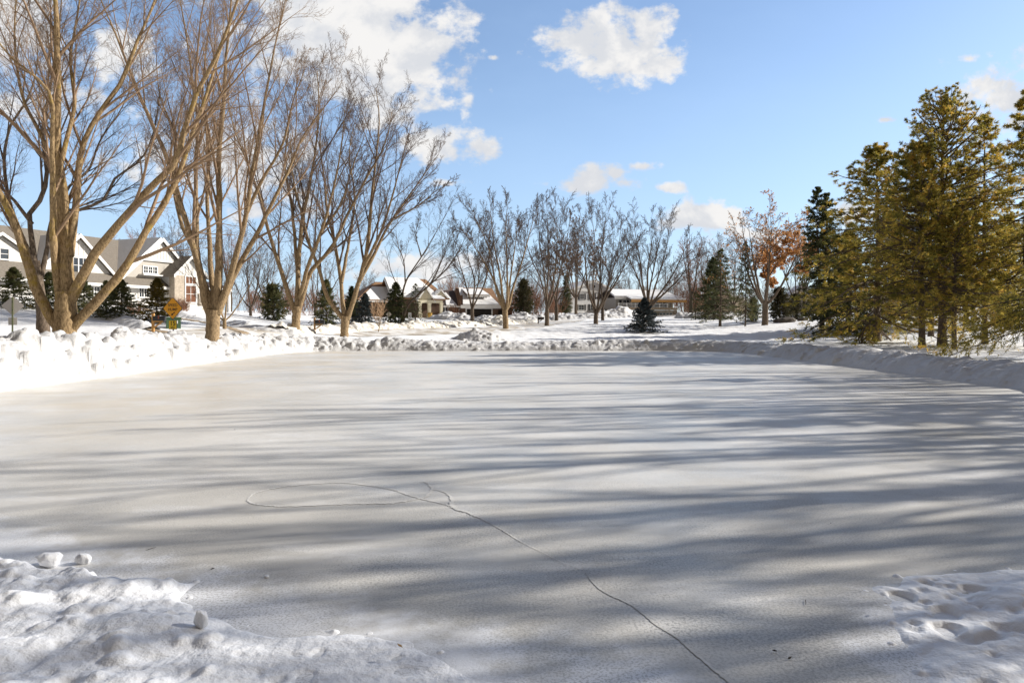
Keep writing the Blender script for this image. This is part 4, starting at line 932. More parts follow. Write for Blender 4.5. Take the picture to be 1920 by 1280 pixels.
CM['sparse'] = conifer_mould(307, 9, 3.2, 1.3, 95, cone(.8), e0=-6, e1=30, droop=.05, tip=.03, tk=10, tl=.34, sk=2, per=6, nl=.14, nw=.035, r=.16, ragged=.4, bare=.3)
CM['twin'] = conifer_mould(308, 13, 2.3, 1.0, 260, lambda u: (1 - u)**.62 * sstep(-.1, .15, u), e0=-12, e1=34, droop=.04, tip=.05, tk=11, tl=.38, sk=3, per=7, nl=.15, nw=.05, r=.2, ragged=.3, spires=2)
CM['cedar'] = conifer_mould(309, 5, 2.2, .1, 170, lambda u: np.sqrt(np.clip(1 - u**1.7, 0, 1)) * sstep(-.25, .2, u), e0=10, e1=66, droop=0, tip=.06, tk=10, tl=.36, sk=3, per=7, nl=.13, nw=.045, r=.1, ragged=.35, jitter=.6)
CMESH = {}
def conifer(name, label, px, d, top, key, leaf, rz=0., wide=1., group=None, bark='bark_d', xyz=None, cat='evergreen'):
    wv, wf, fv, ff = CM[key]
    x, y, z = atpx(px, d) if xyz is None else xyz
    Ht = (CH + (HY - top) / F * d - z) if xyz is None else top
    s = Ht / (np.percentile(wv[:, 2], 100))
    k = (key, leaf, bark)
    if k not in CMESH: CMESH[k] = (mesh_np('trunk', wv, [wf], M[bark]), mesh_np('foliage', fv, [ff], M[leaf], smooth=False))
    o = thing(name, label, cat, (x, y, z - .08), rz, group); o.scale = (s * wide, s * wide, s)
    link('trunk', CMESH[k][0], o); link('foliage', CMESH[k][1], o)
    return o
GP = 'golden pines above the right-hand bank'
for a in [
    ('pine_tree', 'tallest golden-green pine with upswept crown, centre of the right-hand group', 1768, 37, 158, 'pine_a', 'pine_gold', .4, 1.02, GP, 'bark_c'),
    ('pine_tree', 'low-skirted dark golden pine at the left edge of the right-hand group', 1645, 42, 270, 'pine_d', 'pine_gold', 1.2, 1.22, GP, 'bark_c'),
    ('pine_tree', 'golden pine on the leftmost bare trunk of the right-hand group', 1727, 36, 262, 'pine_b', 'pine_gold', 4.5, .98, GP, 'bark_c'),
    ('pine_tree', 'shorter golden pine on the lichen-lit middle trunk of the right-hand group', 1790, 34, 385, 'pine_b', 'pine_gold', 2.6, 1.1, GP, 'bark_c'),
    ('pine_tree', 'thin-topped golden pine on the slim right-hand trunk', 1846, 37, 215, 'pine_c', 'pine_gold', 3.6, .95, GP, 'bark_c'),
    ('pine_tree', 'sparse bare-limbed pine cut by the right picture edge', 1925, 34, 168, 'pine_c', 'pine_gold', 5.3, 1.0, GP, 'bark_d'),
    ('pine_tree', 'dark pine standing behind the golden pines, between their trunks', 1746, 49, 330, 'pine_a', 'pine_dark', 5.9, 1.0, GP, 'bark_d'),
    ('pine_tree', 'dark pine deep behind the tallest golden pine', 1812, 60, 330, 'pine_a', 'pine_gold', 1.9, 1.0, GP, 'bark_d'),
    ('pine_tree', 'dark pine set back behind the left pine of the right-hand group', 1668, 60, 395, 'pine_d', 'pine_gold', 2.9, 1.1, GP, 'bark_d'),
    ('pine_tree', 'dim pine far behind the right edge of the golden pines', 1890, 56, 400, 'pine_b', 'pine_gold', .9, 1.0, GP, 'bark_d'),
    ('spruce_tree', 'dark green shaded evergreen between the twin spires and the golden pines', 1592, 55, 430, 'spruce2', 'pine_dark', 2.2, 1.1, None, 'bark_d'),
    ('spruce_tree', 'tall dark evergreen with twin spires', 1541, 60, 350, 'twin', 'pine_dark', .15, .95, None, 'bark_d'),
    ('spruce_tree', 'broad dark airy spruce on a bare trunk, left of the russet oak', 1351, 76, 466, 'sparse', 'pine_dark', 1.0, 1.1, None, 'bark_c'),
    ('spruce_tree', 'second dark spruce set back at the left of the broad airy one', 1337, 90, 482, 'spruce2', 'pine_dark', 4.0, 1.0, None, 'bark_d'),
    ('spruce_tree', 'narrow thin spruce touching the left side of the russet oak', 1398, 73, 452, 'pine_c', 'spruce_green', 2.0, .75, None, 'bark_d'),
    ('spruce_tree', 'small ragged dark spruce near the right end of the bungalow deck', 1304, 88, 545, 'sparse', 'pine_dark', 3.0, 1.1, None, 'bark_d'),
    ('cedar_bush', 'dark rounded evergreen mass behind the trunk of the russet oak', 1462, 78, 535, 'cedar', 'cedar', .5, 1.1, None, 'bark_d'),
    ('cedar_bush', 'olive evergreen mass between the russet oak and the twin spires', 1490, 82, 548, 'cedar', 'cedar', 2.5, 1.1, None, 'bark_d'),
    ('cedar_bush', 'dark evergreen mass left of the russet oak trunk', 1412, 80, 555, 'cedar', 'pine_dark', 4.5, 1.0, None, 'bark_d'),
    ('spruce_tree', 'small dense blue spruce alone in the snow before the bungalow', 1208, 62, 557, 'blue', 'spruce_blue', .8, 1.0, None, 'bark_d'),
    ('spruce_tree', 'dark spruce at the far left edge in front of the gabled house', 26, 45, 499, 'spruce', 'spruce_green', .3, 1.4, None, 'bark_d'),
    ('spruce_tree', 'green spruce seen between the two left trunks', 92, 46.5, 508, 'spruce', 'spruce_green', 2.3, 1.35, None, 'bark_d'),
    ('spruce_tree', 'dark spruce framed by the fork of the lichened maple', 157, 47, 522, 'spruce2', 'spruce_green', 4.3, 1.6, None, 'bark_d'),
    ('spruce_tree', 'dark spruce half hidden by the low right limb of the lichened maple', 199, 45, 524, 'spruce', 'spruce_green', 5.3, 1.2, None, 'bark_d'),
    ('spruce_tree', 'bushy dark spruce left of the black letterbox', 228, 44, 522, 'spruce', 'spruce_green', 1.3, 1.45, None, 'bark_d'),
    ('spruce_tree', 'small yellow-green spruce behind the speed hump sign', 294, 43, 519, 'spruce', 'spruce_yellow', 3.3, 1.2, None, 'bark_d'),
    ('cedar_bush', 'wide green cedar in front of the thicket beyond the driveway', 512, 62, 528, 'cedar', 'spruce_green', 1.0, 1.15, None, 'bark_d'),
    ('spruce_tree', 'dark spruce between the two tan maples', 612, 57, 522, 'spruce2', 'spruce_green', 1.6, 1.0, None, 'bark_d'),
    ('spruce_tree', 'dark spruce right behind the corner maple', 660, 62, 535, 'spruce2', 'pine_dark', 3.6, 1.0, None, 'bark_d'),
    ('spruce_tree', 'low dark spruce behind the pale sapling', 685, 58, 548, 'spruce', 'spruce_blue', 5.6, 1.15, None, 'bark_d'),
    ('spruce_tree', 'largest dark spruce in front of the cream house', 742, 66, 528, 'spruce2', 'pine_dark', .6, 1.25, None, 'bark_d'),
    ('spruce_tree', 'thin ragged spruce right of the white sign', 779, 70, 530, 'sparse', 'pine_dark', 2.9, .85, None, 'bark_d'),
    ('cedar_tree', 'olive evergreen at the right end of the brown house', 982, 98, 520, 'cedar', 'cedar', 2.0, .8, None, 'bark_d'),
    ('cedar_tree', 'tall dark evergreen at the left corner of the white house', 1062, 122, 512, 'twin', 'pine_dark', 1.9, 1.0, None, 'bark_d'),
    ('cedar_bush', 'dark evergreen mass under the golden pines at the right edge', 1880, 60, 560, 'cedar', 'pine_dark', 1.4, 1.5, None, 'bark_d')]: conifer(*a)
for i, (x, y, h, k, rz) in enumerate([(28, 17.5, 12, 'pine_c', 2.), (46, 16, 15, 'pine_c', 3.2), (33, 11, 13, 'pine_c', 4.)]):
    conifer('pine_tree', 'pine on the right-hand bank outside the picture throwing shadow across the ice', 0, 0, h, k, 'pine_gold', rz, .9, 'pines right of the rink outside the picture', 'bark_d', xyz=(x, y, gz(x, y)))
# drooping bough reaching in from the right near the bank
def bough():
    x, y, z = atpx(1990, 24); root = thing('pine_tree', 'pine just outside the right edge whose drooping boughs hang over the right snowbank', 'evergreen', (x, y, z), 0, GP)
    rng = np.random.default_rng(77)
    tp = np.stack([np.zeros(10), np.zeros(10), np.linspace(-.3, 7, 10)], 1); parts = [tubes(tp[None], np.linspace(.17, .03, 10)[None], 10)]
    Bs = []
    for k in range(46):
        az = math.pi * (.6 + .8 * rng.random()) if k < 14 else rng.random() * 6.28
        z0 = rng.uniform(1.3, 2.6) if k < 14 else 1.2 + 5.6 * rng.random(); L = rng.uniform(2.6, 4.4) if k < 14 else (7.2 - z0) * .42 + .2
        el = R(-4) if k < 14 else R(-10 + 6 * z0); p = np.array([0, 0, z0]); d = np.array([math.cos(az) * math.cos(el), math.sin(az) * math.cos(el), math.sin(el)]); q = []
        for s in range(9):
            q.append(p); d = d + rng.normal(0, .05, 3) + np.array([0, 0, -.055]); d /= np.linalg.norm(d); p = p + d * L / 8
        Bs.append(q)
    Bs = np.array(Bs); Rb = .03 * np.ones((len(Bs), 1)) * np.linspace(1, .25, 9)[None]
    parts.append(tubes(Bs, Rb, 6)); tw, rt = spawn(rng, Bs, Rb, 14, .2, 1, (30, 55), .34, .5, 5, -.05, .07, .004, .55); parts.append(tubes(tw, rt, 3))
    st, rs = spawn(rng, tw, rt, 4, .15, 1, (25, 55), .5, .6, 4, -.06, .08, .003, .5)
    v, f = join(parts); link('trunk', mesh_np('trunk', v, [f], M['bark_d']), root)
    fv, ff = join([needles(rng, st, 12, .10, .02), needles(rng, tw, 12, .10, .02, .1)]); link('foliage', mesh_np('foliage', fv, [ff], M['pine_gold'], smooth=False), root)
bough()
# leaf-holding oaks
def oak(name, label, px, d, top, seed, leafm, nleaf, zmin, sz, side, key_h, group=None, wide=1., lmask=None):
    rng = np.random.default_rng(seed); x, y, z = atpx(px, d); Ht = CH + (HY - top) / F * d - z
    v, f, cv, cf, tips = vase_mould(seed, H=Ht, trunk_h=Ht * .2, nl=7, spread=.62, r=Ht * .022, ks=(6, 6, 4, 3), rmin=.011, lens=(.62, .5, .5, .5), bend=1., up=-.05)
    o = thing(name, label, 'tree', (x, y, z - .1), 0, group); o.scale = (wide, wide, 1)
    link('trunk', mesh_np('trunk', v, [f], M['bark_c']), o); link('crown', mesh_np('crown', cv, [cf], M['twig_d']), o)
    e = tips.reshape(-1, 3); p = lmask(e, Ht) if lmask else np.ones(len(e)); cl = fbm(e[:, 0] * .9 + e[:, 1] * .5, e[:, 2] * .9, seed, 3); Hh, ex, ez = np.histogram2d(e[:, 0], e[:, 2], bins=(int(np.ptp(e[:, 0]) / .7) + 1, int(np.ptp(e[:, 2]) / .7) + 1)); p = p * (1.1 + sstep(-.35, .35, cl)) / (Hh[np.clip(np.searchsorted(ex, e[:, 0]) - 1, 0, Hh.shape[0] - 1), np.clip(np.searchsorted(ez, e[:, 2]) - 1, 0, Hh.shape[1] - 1)] + 4)
    e = e[rng.choice(len(e), nleaf, p=p / p.sum())] + rng.normal(0, .10, (nleaf, 3))
    a = rng.normal(0, 1, (nleaf, 3)); a /= np.linalg.norm(a, axis=1, keepdims=True); b = np.cross(a, rng.normal(0, 1, (nleaf, 3))); b /= np.linalg.norm(b, axis=1, keepdims=True)
    s = sz * rng.uniform(.6, 1.3, (nleaf, 1)); V = np.stack([e - a * s, e + b * s * .5, e + a * s, e - b * s * .5], 1).reshape(-1, 3)
    link('leaves', mesh_np('leaves', V, [np.arange(len(V)).reshape(-1, 4)], M[leafm], smooth=False), o)
    return o
oak('oak_tree', 'big oak still holding russet orange leaves on its right side', 1434, 70, 366, 401, 'oakleaf', 15000, 0, .12, 1, 0, None, 1.0, lambda e, H: sstep(-1.2, 1.2, e[:, 0]) * (1 - .96 * sstep(.55, .76, e[:, 2] / H)) + .025)
oak('oak_tree', 'bare-trunked oak with a few brown leaves before the left corner of the white house', 1080, 112, 398, 402, 'oakleaf2', 3500, 0, .2, 1, 0, None, .62, lambda e, H: 1 - .8 * sstep(.5, .8, e[:, 2] / H))

# ------------------------------------------------------------------ houses
class House:
    def __init__(s, name, label, px0, d0, theta, cat='house', sink=0.):
        s.th = theta; s.A = np.array([(px0 - CX) / F * d0, d0]); s.t = np.array([math.cos(theta), math.sin(theta)]); s.b = np.array([-math.sin(theta), math.cos(theta)])
        s.root = thing(name, label, cat, (s.A[0], s.A[1], 0), theta)
    def S(s, px, yo=0.):
        u = (px - CX) / F; A = s.A + s.b * yo
        return (u * A[1] - A[0]) / (s.t[0] - u * s.t[1])
    def D(s, px, yo=0.): return (s.A + s.b * yo + s.t * s.S(px, yo))[1]
    def Z(s, px, py, yo=0.): return CH + (HY - py) / F * s.D(px, yo)
    def pt(s, px, py, yo=0.): return s.S(px, yo), s.Z(px, py, yo)
    def part(s, mb, name, m, parent=None): return mb.build(name, M[m], parent or s.root)
    def window(s, s0, s1, z0, z1, y, nx=2, ny=2, fw=.09, glass='glass', trim='trim', split=1, name='window'):
        f = MB(); yf, yb = y - .07, y + .03
        f.box(s0 - fw, s1 + fw, yf, yb, z1, z1 + fw); f.box(s0 - fw, s1 + fw, yf - .03, yb, z0 - fw, z0)
        f.box(s0 - fw, s0, yf, yb, z0, z1); f.box(s1, s1 + fw, yf, yb, z0, z1)
        w = (s1 - s0) / split
        for k in range(1, split): f.box(s0 + k * w - fw * .5, s0 + k * w + fw * .5, yf + .005, yb, z0, z1)
        for k in range(split):
            a = s0 + k * w
            for i in range(1, nx): f.box(a + w * i / nx - .018, a + w * i / nx + .018, y - .045, y, z0, z1)
            for j in range(1, ny): f.box(a + .01, a + w - .01, y - .043, y, z0 + (z1 - z0) * j / ny - .018, z0 + (z1 - z0) * j / ny + .018)
        o = s.part(f, name, trim); s.part(MB().box(s0, s1, y - .02, y + .02, z0, z1), 'pane', glass, o); return o
    def winpx(s, x0, x1, y0, y1, yo, **k):
        a, z1 = s.pt(x0, y0, yo); b, z0 = s.pt(x1, y1, yo); return s.window(a, b, z0, z1, yo, **k)
    def gable(s, s0, s1, z0, ze, za, y0, y1, wall, roof, ov=.3, th=.16, trim='trim', bw=.22, snow=None, apex=None, wname='gable', rname='gable_roof'):
        """gable-ended block: face at y0, running back to y1"""
        sa = (s0 + s1) / 2 if apex is None else apex
        g = s.part(MB().prism([(s0, z0), (s1, z0), (s1, ze), (sa, za), (s0, ze)], y0, y1), wname, wall)
        r = MB(); sl0 = (za - ze) / (sa - s0); sl1 = (za - ze) / (s1 - sa); e = .02
        L = (s0 - ov, ze - ov * sl0 + e); Rr = (s1 + ov, ze - ov * sl1 + e); T = (sa, za + e)
        r.prism([L, T, (T[0], T[1] + th), (L[0], L[1] + th)], y0 - ov, y1); r.prism([T, Rr, (Rr[0], Rr[1] + th), (T[0], T[1] + th)], y0 - ov, y1)
        rf = s.part(r, rname, roof)
        b = MB(); q = y0 - ov - .05
        b.prism([(L[0], L[1] + th - bw), (T[0], T[1] + th - bw), (T[0], T[1] + th + .02), (L[0], L[1] + th + .02)], q, q + .045)
        b.prism([(T[0], T[1] + th - bw), (Rr[0], Rr[1] + th - bw), (Rr[0], Rr[1] + th + .02), (T[0], T[1] + th + .02)], q, q + .045)
        s.part(b, 'rake_board', trim, rf)
        if snow:
            w = MB(); h = th + .012
            if 'l' in snow: w.prism([(L[0] + .1, L[1] + h + .1 * sl0), (T[0] - .15, T[1] + h - .15 * sl0), (T[0] - .18, T[1] + h - .15 * sl0 + .16), (L[0] + .08, L[1] + h + .24)], y0 - ov + .02, y1)
            if 'r' in snow: w.prism([(T[0] + .1, T[1] + h - .1 * sl1), (Rr[0] - .05, Rr[1] + h + .05 * sl1), (Rr[0] - .06, Rr[1] + h + .22), (T[0] + .1, T[1] + h - .1 * sl1 + .16)], y0 - ov + .02, y1)
            s.part(w, 'roof_snow', 'roof_snow', rf)
        return g

# --- 1. white gabled house at the left
h = House('gabled_house', 'large white gabled house with grey shingle roof behind the left-hand maples', 0, 46.8, R(70.1))
zb = 1.6; EV = 5.15; RZ = 9.0; e0, e1 = -10., 18.6
h.part(MB().box(e0, e1, 0, 10, zb, EV), 'wall', 'sidingw')
sl = (RZ - EV) / 5.0
main = MB(); main.slab((e0, -.55, EV - .55 * sl), (e1 + .3, -.55, EV - .55 * sl), (e1 - 2.4, 5, RZ), (e0, 5, RZ), .16)
main.slab((e1 - 2.4, 5, RZ), (e1 + .3, 10.55, EV - .55 * sl), (e0, 10.55, EV - .55 * sl), (e0, 5, RZ), .16)
main.slab((e1 + .3, -.55, EV - .55 * sl), (e1 + .3, 10.55, EV - .55 * sl), (e1 - 2.39, 5.01, RZ), (e1 - 2.4, 4.99, RZ), .16)
roof = h.part(main, 'roof', 'shingle_g')
h.part(MB().box(e0, e1 + .35, -.66, -.58, EV - .55 * sl - .10, EV - .55 * sl + .12), 'gutter', 'trim', roof)
# left dormer
dz = 7.05
d0, d1 = -1.0, 2.3
h.gable(d0, d1, 6.0, 6.9, 7.9, 1.0, 4.6, 'sidingw', 'shingle_g', .25, bw=.2, snow='l', wname='dormer', rname='dormer_roof')
h.window(.1, 1.2, 6.25, 6.95, 1.0, 2, 2)
# first gable
g1 = h.gable(3.2, 8.8, 4.9, 5.75, 8.42, .45, 4.6, 'sidingw', 'shingle_g', .32, bw=.28, snow='l')
for k in np.arange(3.6, 8.6, .42):
    top = 5.75 + (2.67) * (1 - abs(k - 6.0) / 2.8) - .15
    if top > 6.95: h.part(MB().box(k, k + .05, .41, .45, 6.95, top), 'batten', 'trim', g1)
h.window(5.25, 6.85, 5.62, 6.75, .45, 2, 2, split=2)
# second, larger gable with grey lower band
g2 = h.gable(9.75, 17.45, 4.7, 5.6, 8.97, .3, 5.4, 'sidingg', 'shingle_g', .34, bw=.3, snow='l', apex=13.6)
u0, u1 = 13.6 - 2.0, 13.6 + 2.0
h.part(MB().prism([(u0, 7.22), (u1, 7.22), (13.6, 8.85)], .22, .3), 'upper_panel', 'sidingw', g2)
h.part(MB().box(u0 - .15, u1 + .15, .12, .3, 7.06, 7.22), 'band_board', 'trim', g2)
for k in np.arange(u0 + .3, u1 - .2, .33):
    top = 8.85 - 1.63 / 2.0 * abs(k - 13.6) - .12
    if top > 7.3: h.part(MB().box(k, k + .05, .19, .22, 7.22, top), 'batten', 'trim', g2)
h.window(11.85, 13.2, 6.02, 6.55, .3, 2, 2, split=3)
h.part(MB().box(11.4, 13.5, -.25, .3, 5.78, 5.88), 'window_shelf', 'trim', g2)
# projecting entrance gable on a stone pier
y3 = -1.1
g3 = h.gable(13.75, 17.2, 2.6, 6.0, 7.55, y3, 3.5, 'sidingw', 'shingle_g', .3, bw=.26, wname='entrance_gable')
h.part(MB().box(13.7, 14.75, y3 - .12, y3 + .5, 1.8, 5.9), 'stone_pier', 'stone', g3)
h.part(MB().box(16.45, 17.25, y3 - .10, y3 + .5, 1.8, 4.4), 'stone_pier', 'stone', g3)
for k in np.arange(14.0, 17.1, .33):
    top = 7.45 - 1.55 / 1.72 * abs(k - 15.475) - .12
    if top > 6.05: h.part(MB().box(k, k + .05, y3 - .035, y3, 6.0, top), 'batten', 'trim', g3)
h.window(15.0, 16.15, 5.25, 5.85, y3, 3, 1, glass='glass_r'); h.window(15.0, 16.15, 3.6, 5.05, y3, 2, 2, glass='glass_r')
h.part(MB().box(14.8, 16.5, y3 - .45, y3 - .05, 2.95, 3.25), 'window_box', 'trim')
# porch at right with door
pr = h.part(MB().slab((16.9, -1.5, 4.95), (20.3, -1.5, 4.95), (20.3, 1.5, 5.6), (16.9, 1.5, 5.6), .14), 'porch_roof', 'shingle_d')
h.part(MB().box(16.95, 20.25, -1.52, -1.42, 4.72, 4.98), 'porch_beam', 'trim', pr)
for k in (17.6, 20.0): h.part(MB().box(k - .13, k + .13, -1.45, -1.2, 2.2, 4.75), 'porch_column', 'trim')
h.part(MB().box(17.0, 20.2, .02, 1.4, 2.2, 5.3), 'porch_wall', 'sidingw')
dr = h.part(MB().box(17.25, 18.0, -.06, .02, 2.95, 4.55), 'door', 'door_r'); h.part(MB().box(17.88, 17.92, -.12, -.06, 3.6, 3.75), 'handle', 'black', dr)
h.window(18.4, 19.1, 3.3, 4.4, .02, 2, 3)
h.part(MB().box(16.8, 20.4, -1.8, .0, 1.8, 2.55), 'porch_step', 'stone')
# windows below the eave
h.winpx(260.5, 278.5, 539, 557, 0., nx=2, ny=2, split=2)
h.winpx(70, 88, 532, 556, 0., nx=2, ny=2, split=2)
h.winpx(165, 186, 537, 556, 0., nx=2, ny=2, split=2)
h.part(MB().box(e0, 13.6, -.09, -.03, 2.0, 2.75), 'stone_base', 'stone')
# pier column at the driveway side
h.part(MB().box(9.55, 9.95, -.2, -.02, 2.2, EV - .35), 'corner_board', 'trim')

# --- 2. cream house with porch
h = House('cream_house', 'cream house with columned porch and snow-covered brown roof behind dark spruces', 782, 106, R(28))
zg = 1.2
sL = h.S(669, 2.); sR = h.S(845, 1.)
hipz = h.Z(703, 530, 5); ez = h.Z(690, 564.5, 0)
s0, s1 = h.S(668, 0), h.S(722, 0)
h.part(MB().box(s0 + .4, s1 + 4, .4, 9, zg, ez), 'wall', 'brownwall')
r = MB(); ym = 4.8; sa = h.S(704, ym)
r.slab((s0, 0, ez), (s1 + 5, 0, ez), (s1 + 5, ym, hipz), (sa, ym, hipz), .15)
r.slab((s0, 9.4, ez), (s0, 0, ez), (sa, ym, hipz), (sa, ym + .02, hipz), .15)
r.slab((s1 + 5, 9.4, ez), (s0, 9.4, ez), (sa, ym, hipz), (s1 + 5, ym, hipz), .15)
wr = h.part(r, 'hip_roof', 'shingle_b')
h.part(MB().box(s0, s1 + .5, -.06, .0, ez - .12, ez + .14), 'gutter', 'trim', wr)
k = .68; q = (ym * k, ez + (hipz - ez) * k); st = s0 + (sa - s0)
h.part(MB().slab((s0 + .5, .05, ez + .19), (s1 + 3, .05, ez + .19), (s1 + 3, q[0], q[1] + .19), (s0 + .4 + (sa - s0) * k, q[0], q[1] + .19), .12), 'roof_snow', 'roof_snow', wr)
# tall main block, its gable end turned to the left, ridge running right
A1, zr = h.pt(725, 522.5, 3.0); B1 = h.S(822, 3.0); zre = zr - .35
f0, fz = h.pt(767, 555, -.6)
a0 = A1
h.part(MB().add([(a0, -.4, zg), (a0, 6.5, zg), (a0, 6.5, fz - .2), (a0, 3., zr - .2), (a0, -.4, fz - .1), (B1 - .5, -.4, zg), (B1 - .5, 6.5, zg), (B1 - .5, 6.5, fz - .2), (B1 - 2.2, 3., zr - .2), (B1 - .5, -.4, fz - .1)],
                [(0, 4, 3, 2, 1), (5, 6, 7, 8, 9), (0, 5, 9, 4), (1, 2, 7, 6), (4, 9, 8, 3), (3, 8, 7, 2)]), 'wall', 'brownwall')  # dark brown puts the shade of the left end into the wall colour
r = MB(); r.slab((a0 - .4, -.9, fz - .45), (B1 + .3, -.9, fz - .45), (B1 - 2.3, 3.0, zr), (a0 - .4, 3.0, zr), .15); r.slab((a0 - .4, 3.0, zr), (B1 - 2.3, 3.0, zr), (B1 + .3, 7., fz - .4), (a0 - .4, 7., fz - .4), .15)
r.slab((B1 + .3, -.9, fz - .45), (B1 + .3, 7., fz - .4), (B1 - 2.3, 3.01, zr), (B1 - 2.3, 3.0, zr), .15)
mr_ = h.part(r, 'main_roof', 'shingle_b')
h.part(MB().slab((a0 - .45, -.95, fz - .72), (a0 - .40, -.95, fz - .72), (a0 - .40, 3.0, zr - .1), (a0 - .45, 3.0, zr - .1), .34), 'rake_board', 'trim', mr_)
h.part(MB().slab((a0 - .35, -.85, fz - .22), (B1 - 1.0, -.85, fz - .22), (B1 - 3.6, 2.9, zr + .17), (a0 - .35, 2.9, zr + .17), .13), 'roof_snow', 'roof_snow', mr_)
# cream front gable with shuttered vent
c0, cz = h.pt(783.5, 561, -2.0); c1 = h.S(812, -2.0); za = h.Z(796, 539.5, -2.)
g = h.gable(c0, c1, cz - .25, cz, za, -2.0, 2.6, 'cream', 'shingle_b', .3, bw=.3, snow='lr', wname='front_gable')
cm = (c0 + c1) / 2
h.part(MB().box(cm - .42, cm + .42, -2.07, -2.0, cz + .1, cz + 1.05), 'vent_shutter', 'awning', g)
# porch
pz = h.Z(800, 566, -2.2); pb = h.Z(800, 591.5, -2.2); p0, p1 = h.S(783, -2.2), h.S(829.5, -2.2)
po = h.part(MB().box(p0, p1, -2.3, -1.9, pz - .15, pz + .28).box(p0, p0 + .3, -1.9, 1.0, pz - .15, pz + .28).box(p1 - .3, p1, -1.9, 1.0, pz - .15, pz + .28), 'porch_beam', 'cream')
h.part(MB().slab((c1 - .3, -2.6, pz + .3), (p1 + .4, -2.6, pz + .3), (p1 + .4, 1.0, pz + 1.3), (c1 - .3, 1.0, pz + 1.3), .14), 'porch_roof', 'shingle_b')
h.part(MB().slab((c1 - .2, -2.55, pz + .46), (p1 + .3, -2.55, pz + .46), (p1 + .3, .9, pz + 1.46), (c1 - .2, .9, pz + 1.46), .14), 'roof_snow', 'roof_snow')
for px, w in ((787.5, .20), (805, .24), (827.5, .20)):
    k = h.S(px, -2.2); h.part(MB().box(k - w, k + w, -2.35, -1.9, pb - 1, pz - .15).box(k - w - .06, k + w + .06, -2.4, -1.85, pz - .3, pz - .15).box(k - w - .08, k + w + .08, -2.42, -1.83, pb - 1, pb + .35), 'porch_column', 'cream')
h.part(MB().box(p0, p1, .2, 1.2, zg, pz + .2), 'wall', 'cream')
kd = h.S(795, .2); h.part(MB().box(kd - .45, kd + .45, .12, .2, pb - .4, pz - .45), 'door', 'door_d')
h.winpx(812, 824, 571, 589, .2, nx=1, ny=1, split=2)
k = h.S(822, 0.2); zg2 = h.Z(822, 545, .2)
h.gable(k - 1.0, k + 1.0, zg2 - 1.3, zg2 - 1.1, zg2, -.6, 2.6, 'cream', 'shingle_b', .25, bw=.2, snow='lr', wname='small_gable')
x_, y_ = G0(0, 700)
kp = h.S(806, -3.2); zz = h.Z(806, 597, -3.2)
pl_c = h.A + h.t * kp + h.b * -3.2
tag(MB().lathe([(.0, 0), (.22, 0), (.32, .5), (.36, .9), (.34, .9), (.3, .8), (0, .8)], 12).build('planter', M['planter'], None, True, (pl_c[0], pl_c[1], zz)), 'ochre pot in the snow before the middle porch column', 'planter')

# --- 3. brown house with double garage
h = House('brown_house', 'dark brown shake house with snowy dormer and dark double garage', 868, 118, R(18))
zb = h.Z(900, 603, 0) - 1.2
ev = h.Z(900, 575, 0); rz = h.Z(890, 541, 5.5)
s0, s1 = h.S(866, 0), h.S(935, 0)
h.part(MB().box(s0, s1, .3, 10, zb, ev + .3), 'wall', 'brownwall')
r0 = h.S(856, 5.5); r1 = h.S(922, 5.5)
r = MB(); r.slab((s0 - .3, -.3, ev + .1), (s1 + .3, -.3, ev + .1), (r1, 5.5, rz), (r0, 5.5, rz), .16); r.slab((s0 - .3, 11, ev), (s0 - .3, -.3, ev + .1), (r0, 5.5, rz), (r0, 5.52, rz), .16); r.slab((s1 + .3, -.3, ev + .1), (s1 + .3, 11, ev), (r1, 5.52, rz), (r1, 5.5, rz), .16)
r.slab((s1 + .3, 11, ev), (s0 - .3, 11, ev), (r0, 5.5, rz), (r1, 5.5, rz), .16)
rf = h.part(r, 'roof', 'shingle_b')
h.part(MB().box(s0 - .3, s1 + .3, -.42, -.3, ev - .3, ev + .28), 'eave_board', 'trim', rf)
h.part(MB().slab((s0 + .1, -.3, ev + .3), (s1, -.3, ev + .3), (s1 - .9, 2.6, ev + .3 + (rz - ev) * .5), (s0 + .8, 2.6, ev + .3 + (rz - ev) * .5), .2), 'roof_snow', 'roof_snow', rf)
h.part(MB().slab((s0 + .35, 2.7, ev + .3 + (rz - ev) * .51), (s0 + 2.0, 2.7, ev + .3 + (rz - ev) * .51), (r0 + 1.0, 5.2, rz + .05), (r0 + .3, 5.2, rz + .05), .14), 'roof_snow', 'roof_snow', rf)
d0, dz1 = h.pt(881, 553.5, 1.6); d1, dz0 = h.pt(913, 566.5, 1.6)
dm = h.part(MB().box(d0, d1, 1.6, 5.0, dz0, dz1), 'dormer', 'brownwall')
e0_, ez_ = h.pt(876, 554.5, 1.1); e1_ = h.S(918, 1.1); ry = h.Z(890, 544, 4.6)
dr_ = h.part(MB().slab((e0_, 1.0, ez_), (e1_, 1.0, ez_), (e1_ - .5, 4.8, ry), (e0_ - .2, 4.8, ry), .12), 'dormer_roof', 'shingle_b', dm)
h.part(MB().slab((e0_ + .05, 1.02, ez_ + .14), (e1_ - .05, 1.02, ez_ + .14), (e1_ - .6, 4.7, ry + .14), (e0_ - .1, 4.7, ry + .14), .15), 'roof_snow', 'roof_snow', dr_)
h.part(MB().box(e0_, e1_, .9, 1.0, ez_ - .18, ez_ + .1), 'dormer_fascia', 'trim', dr_)
h.winpx(885.2, 892.5, 555, 562, 1.6, nx=1, ny=2, split=2, fw=.14); h.winpx(901.2, 908, 555, 562, 1.6, nx=1, ny=2, split=2, fw=.14)
ga, gt = h.pt(875, 579, .3); gb, gbm = h.pt(921, 601.5, .3)
gd = h.part(MB().box(ga, gb, .24, .3, gbm - .5, gt), 'garage_door', 'garage_dark')
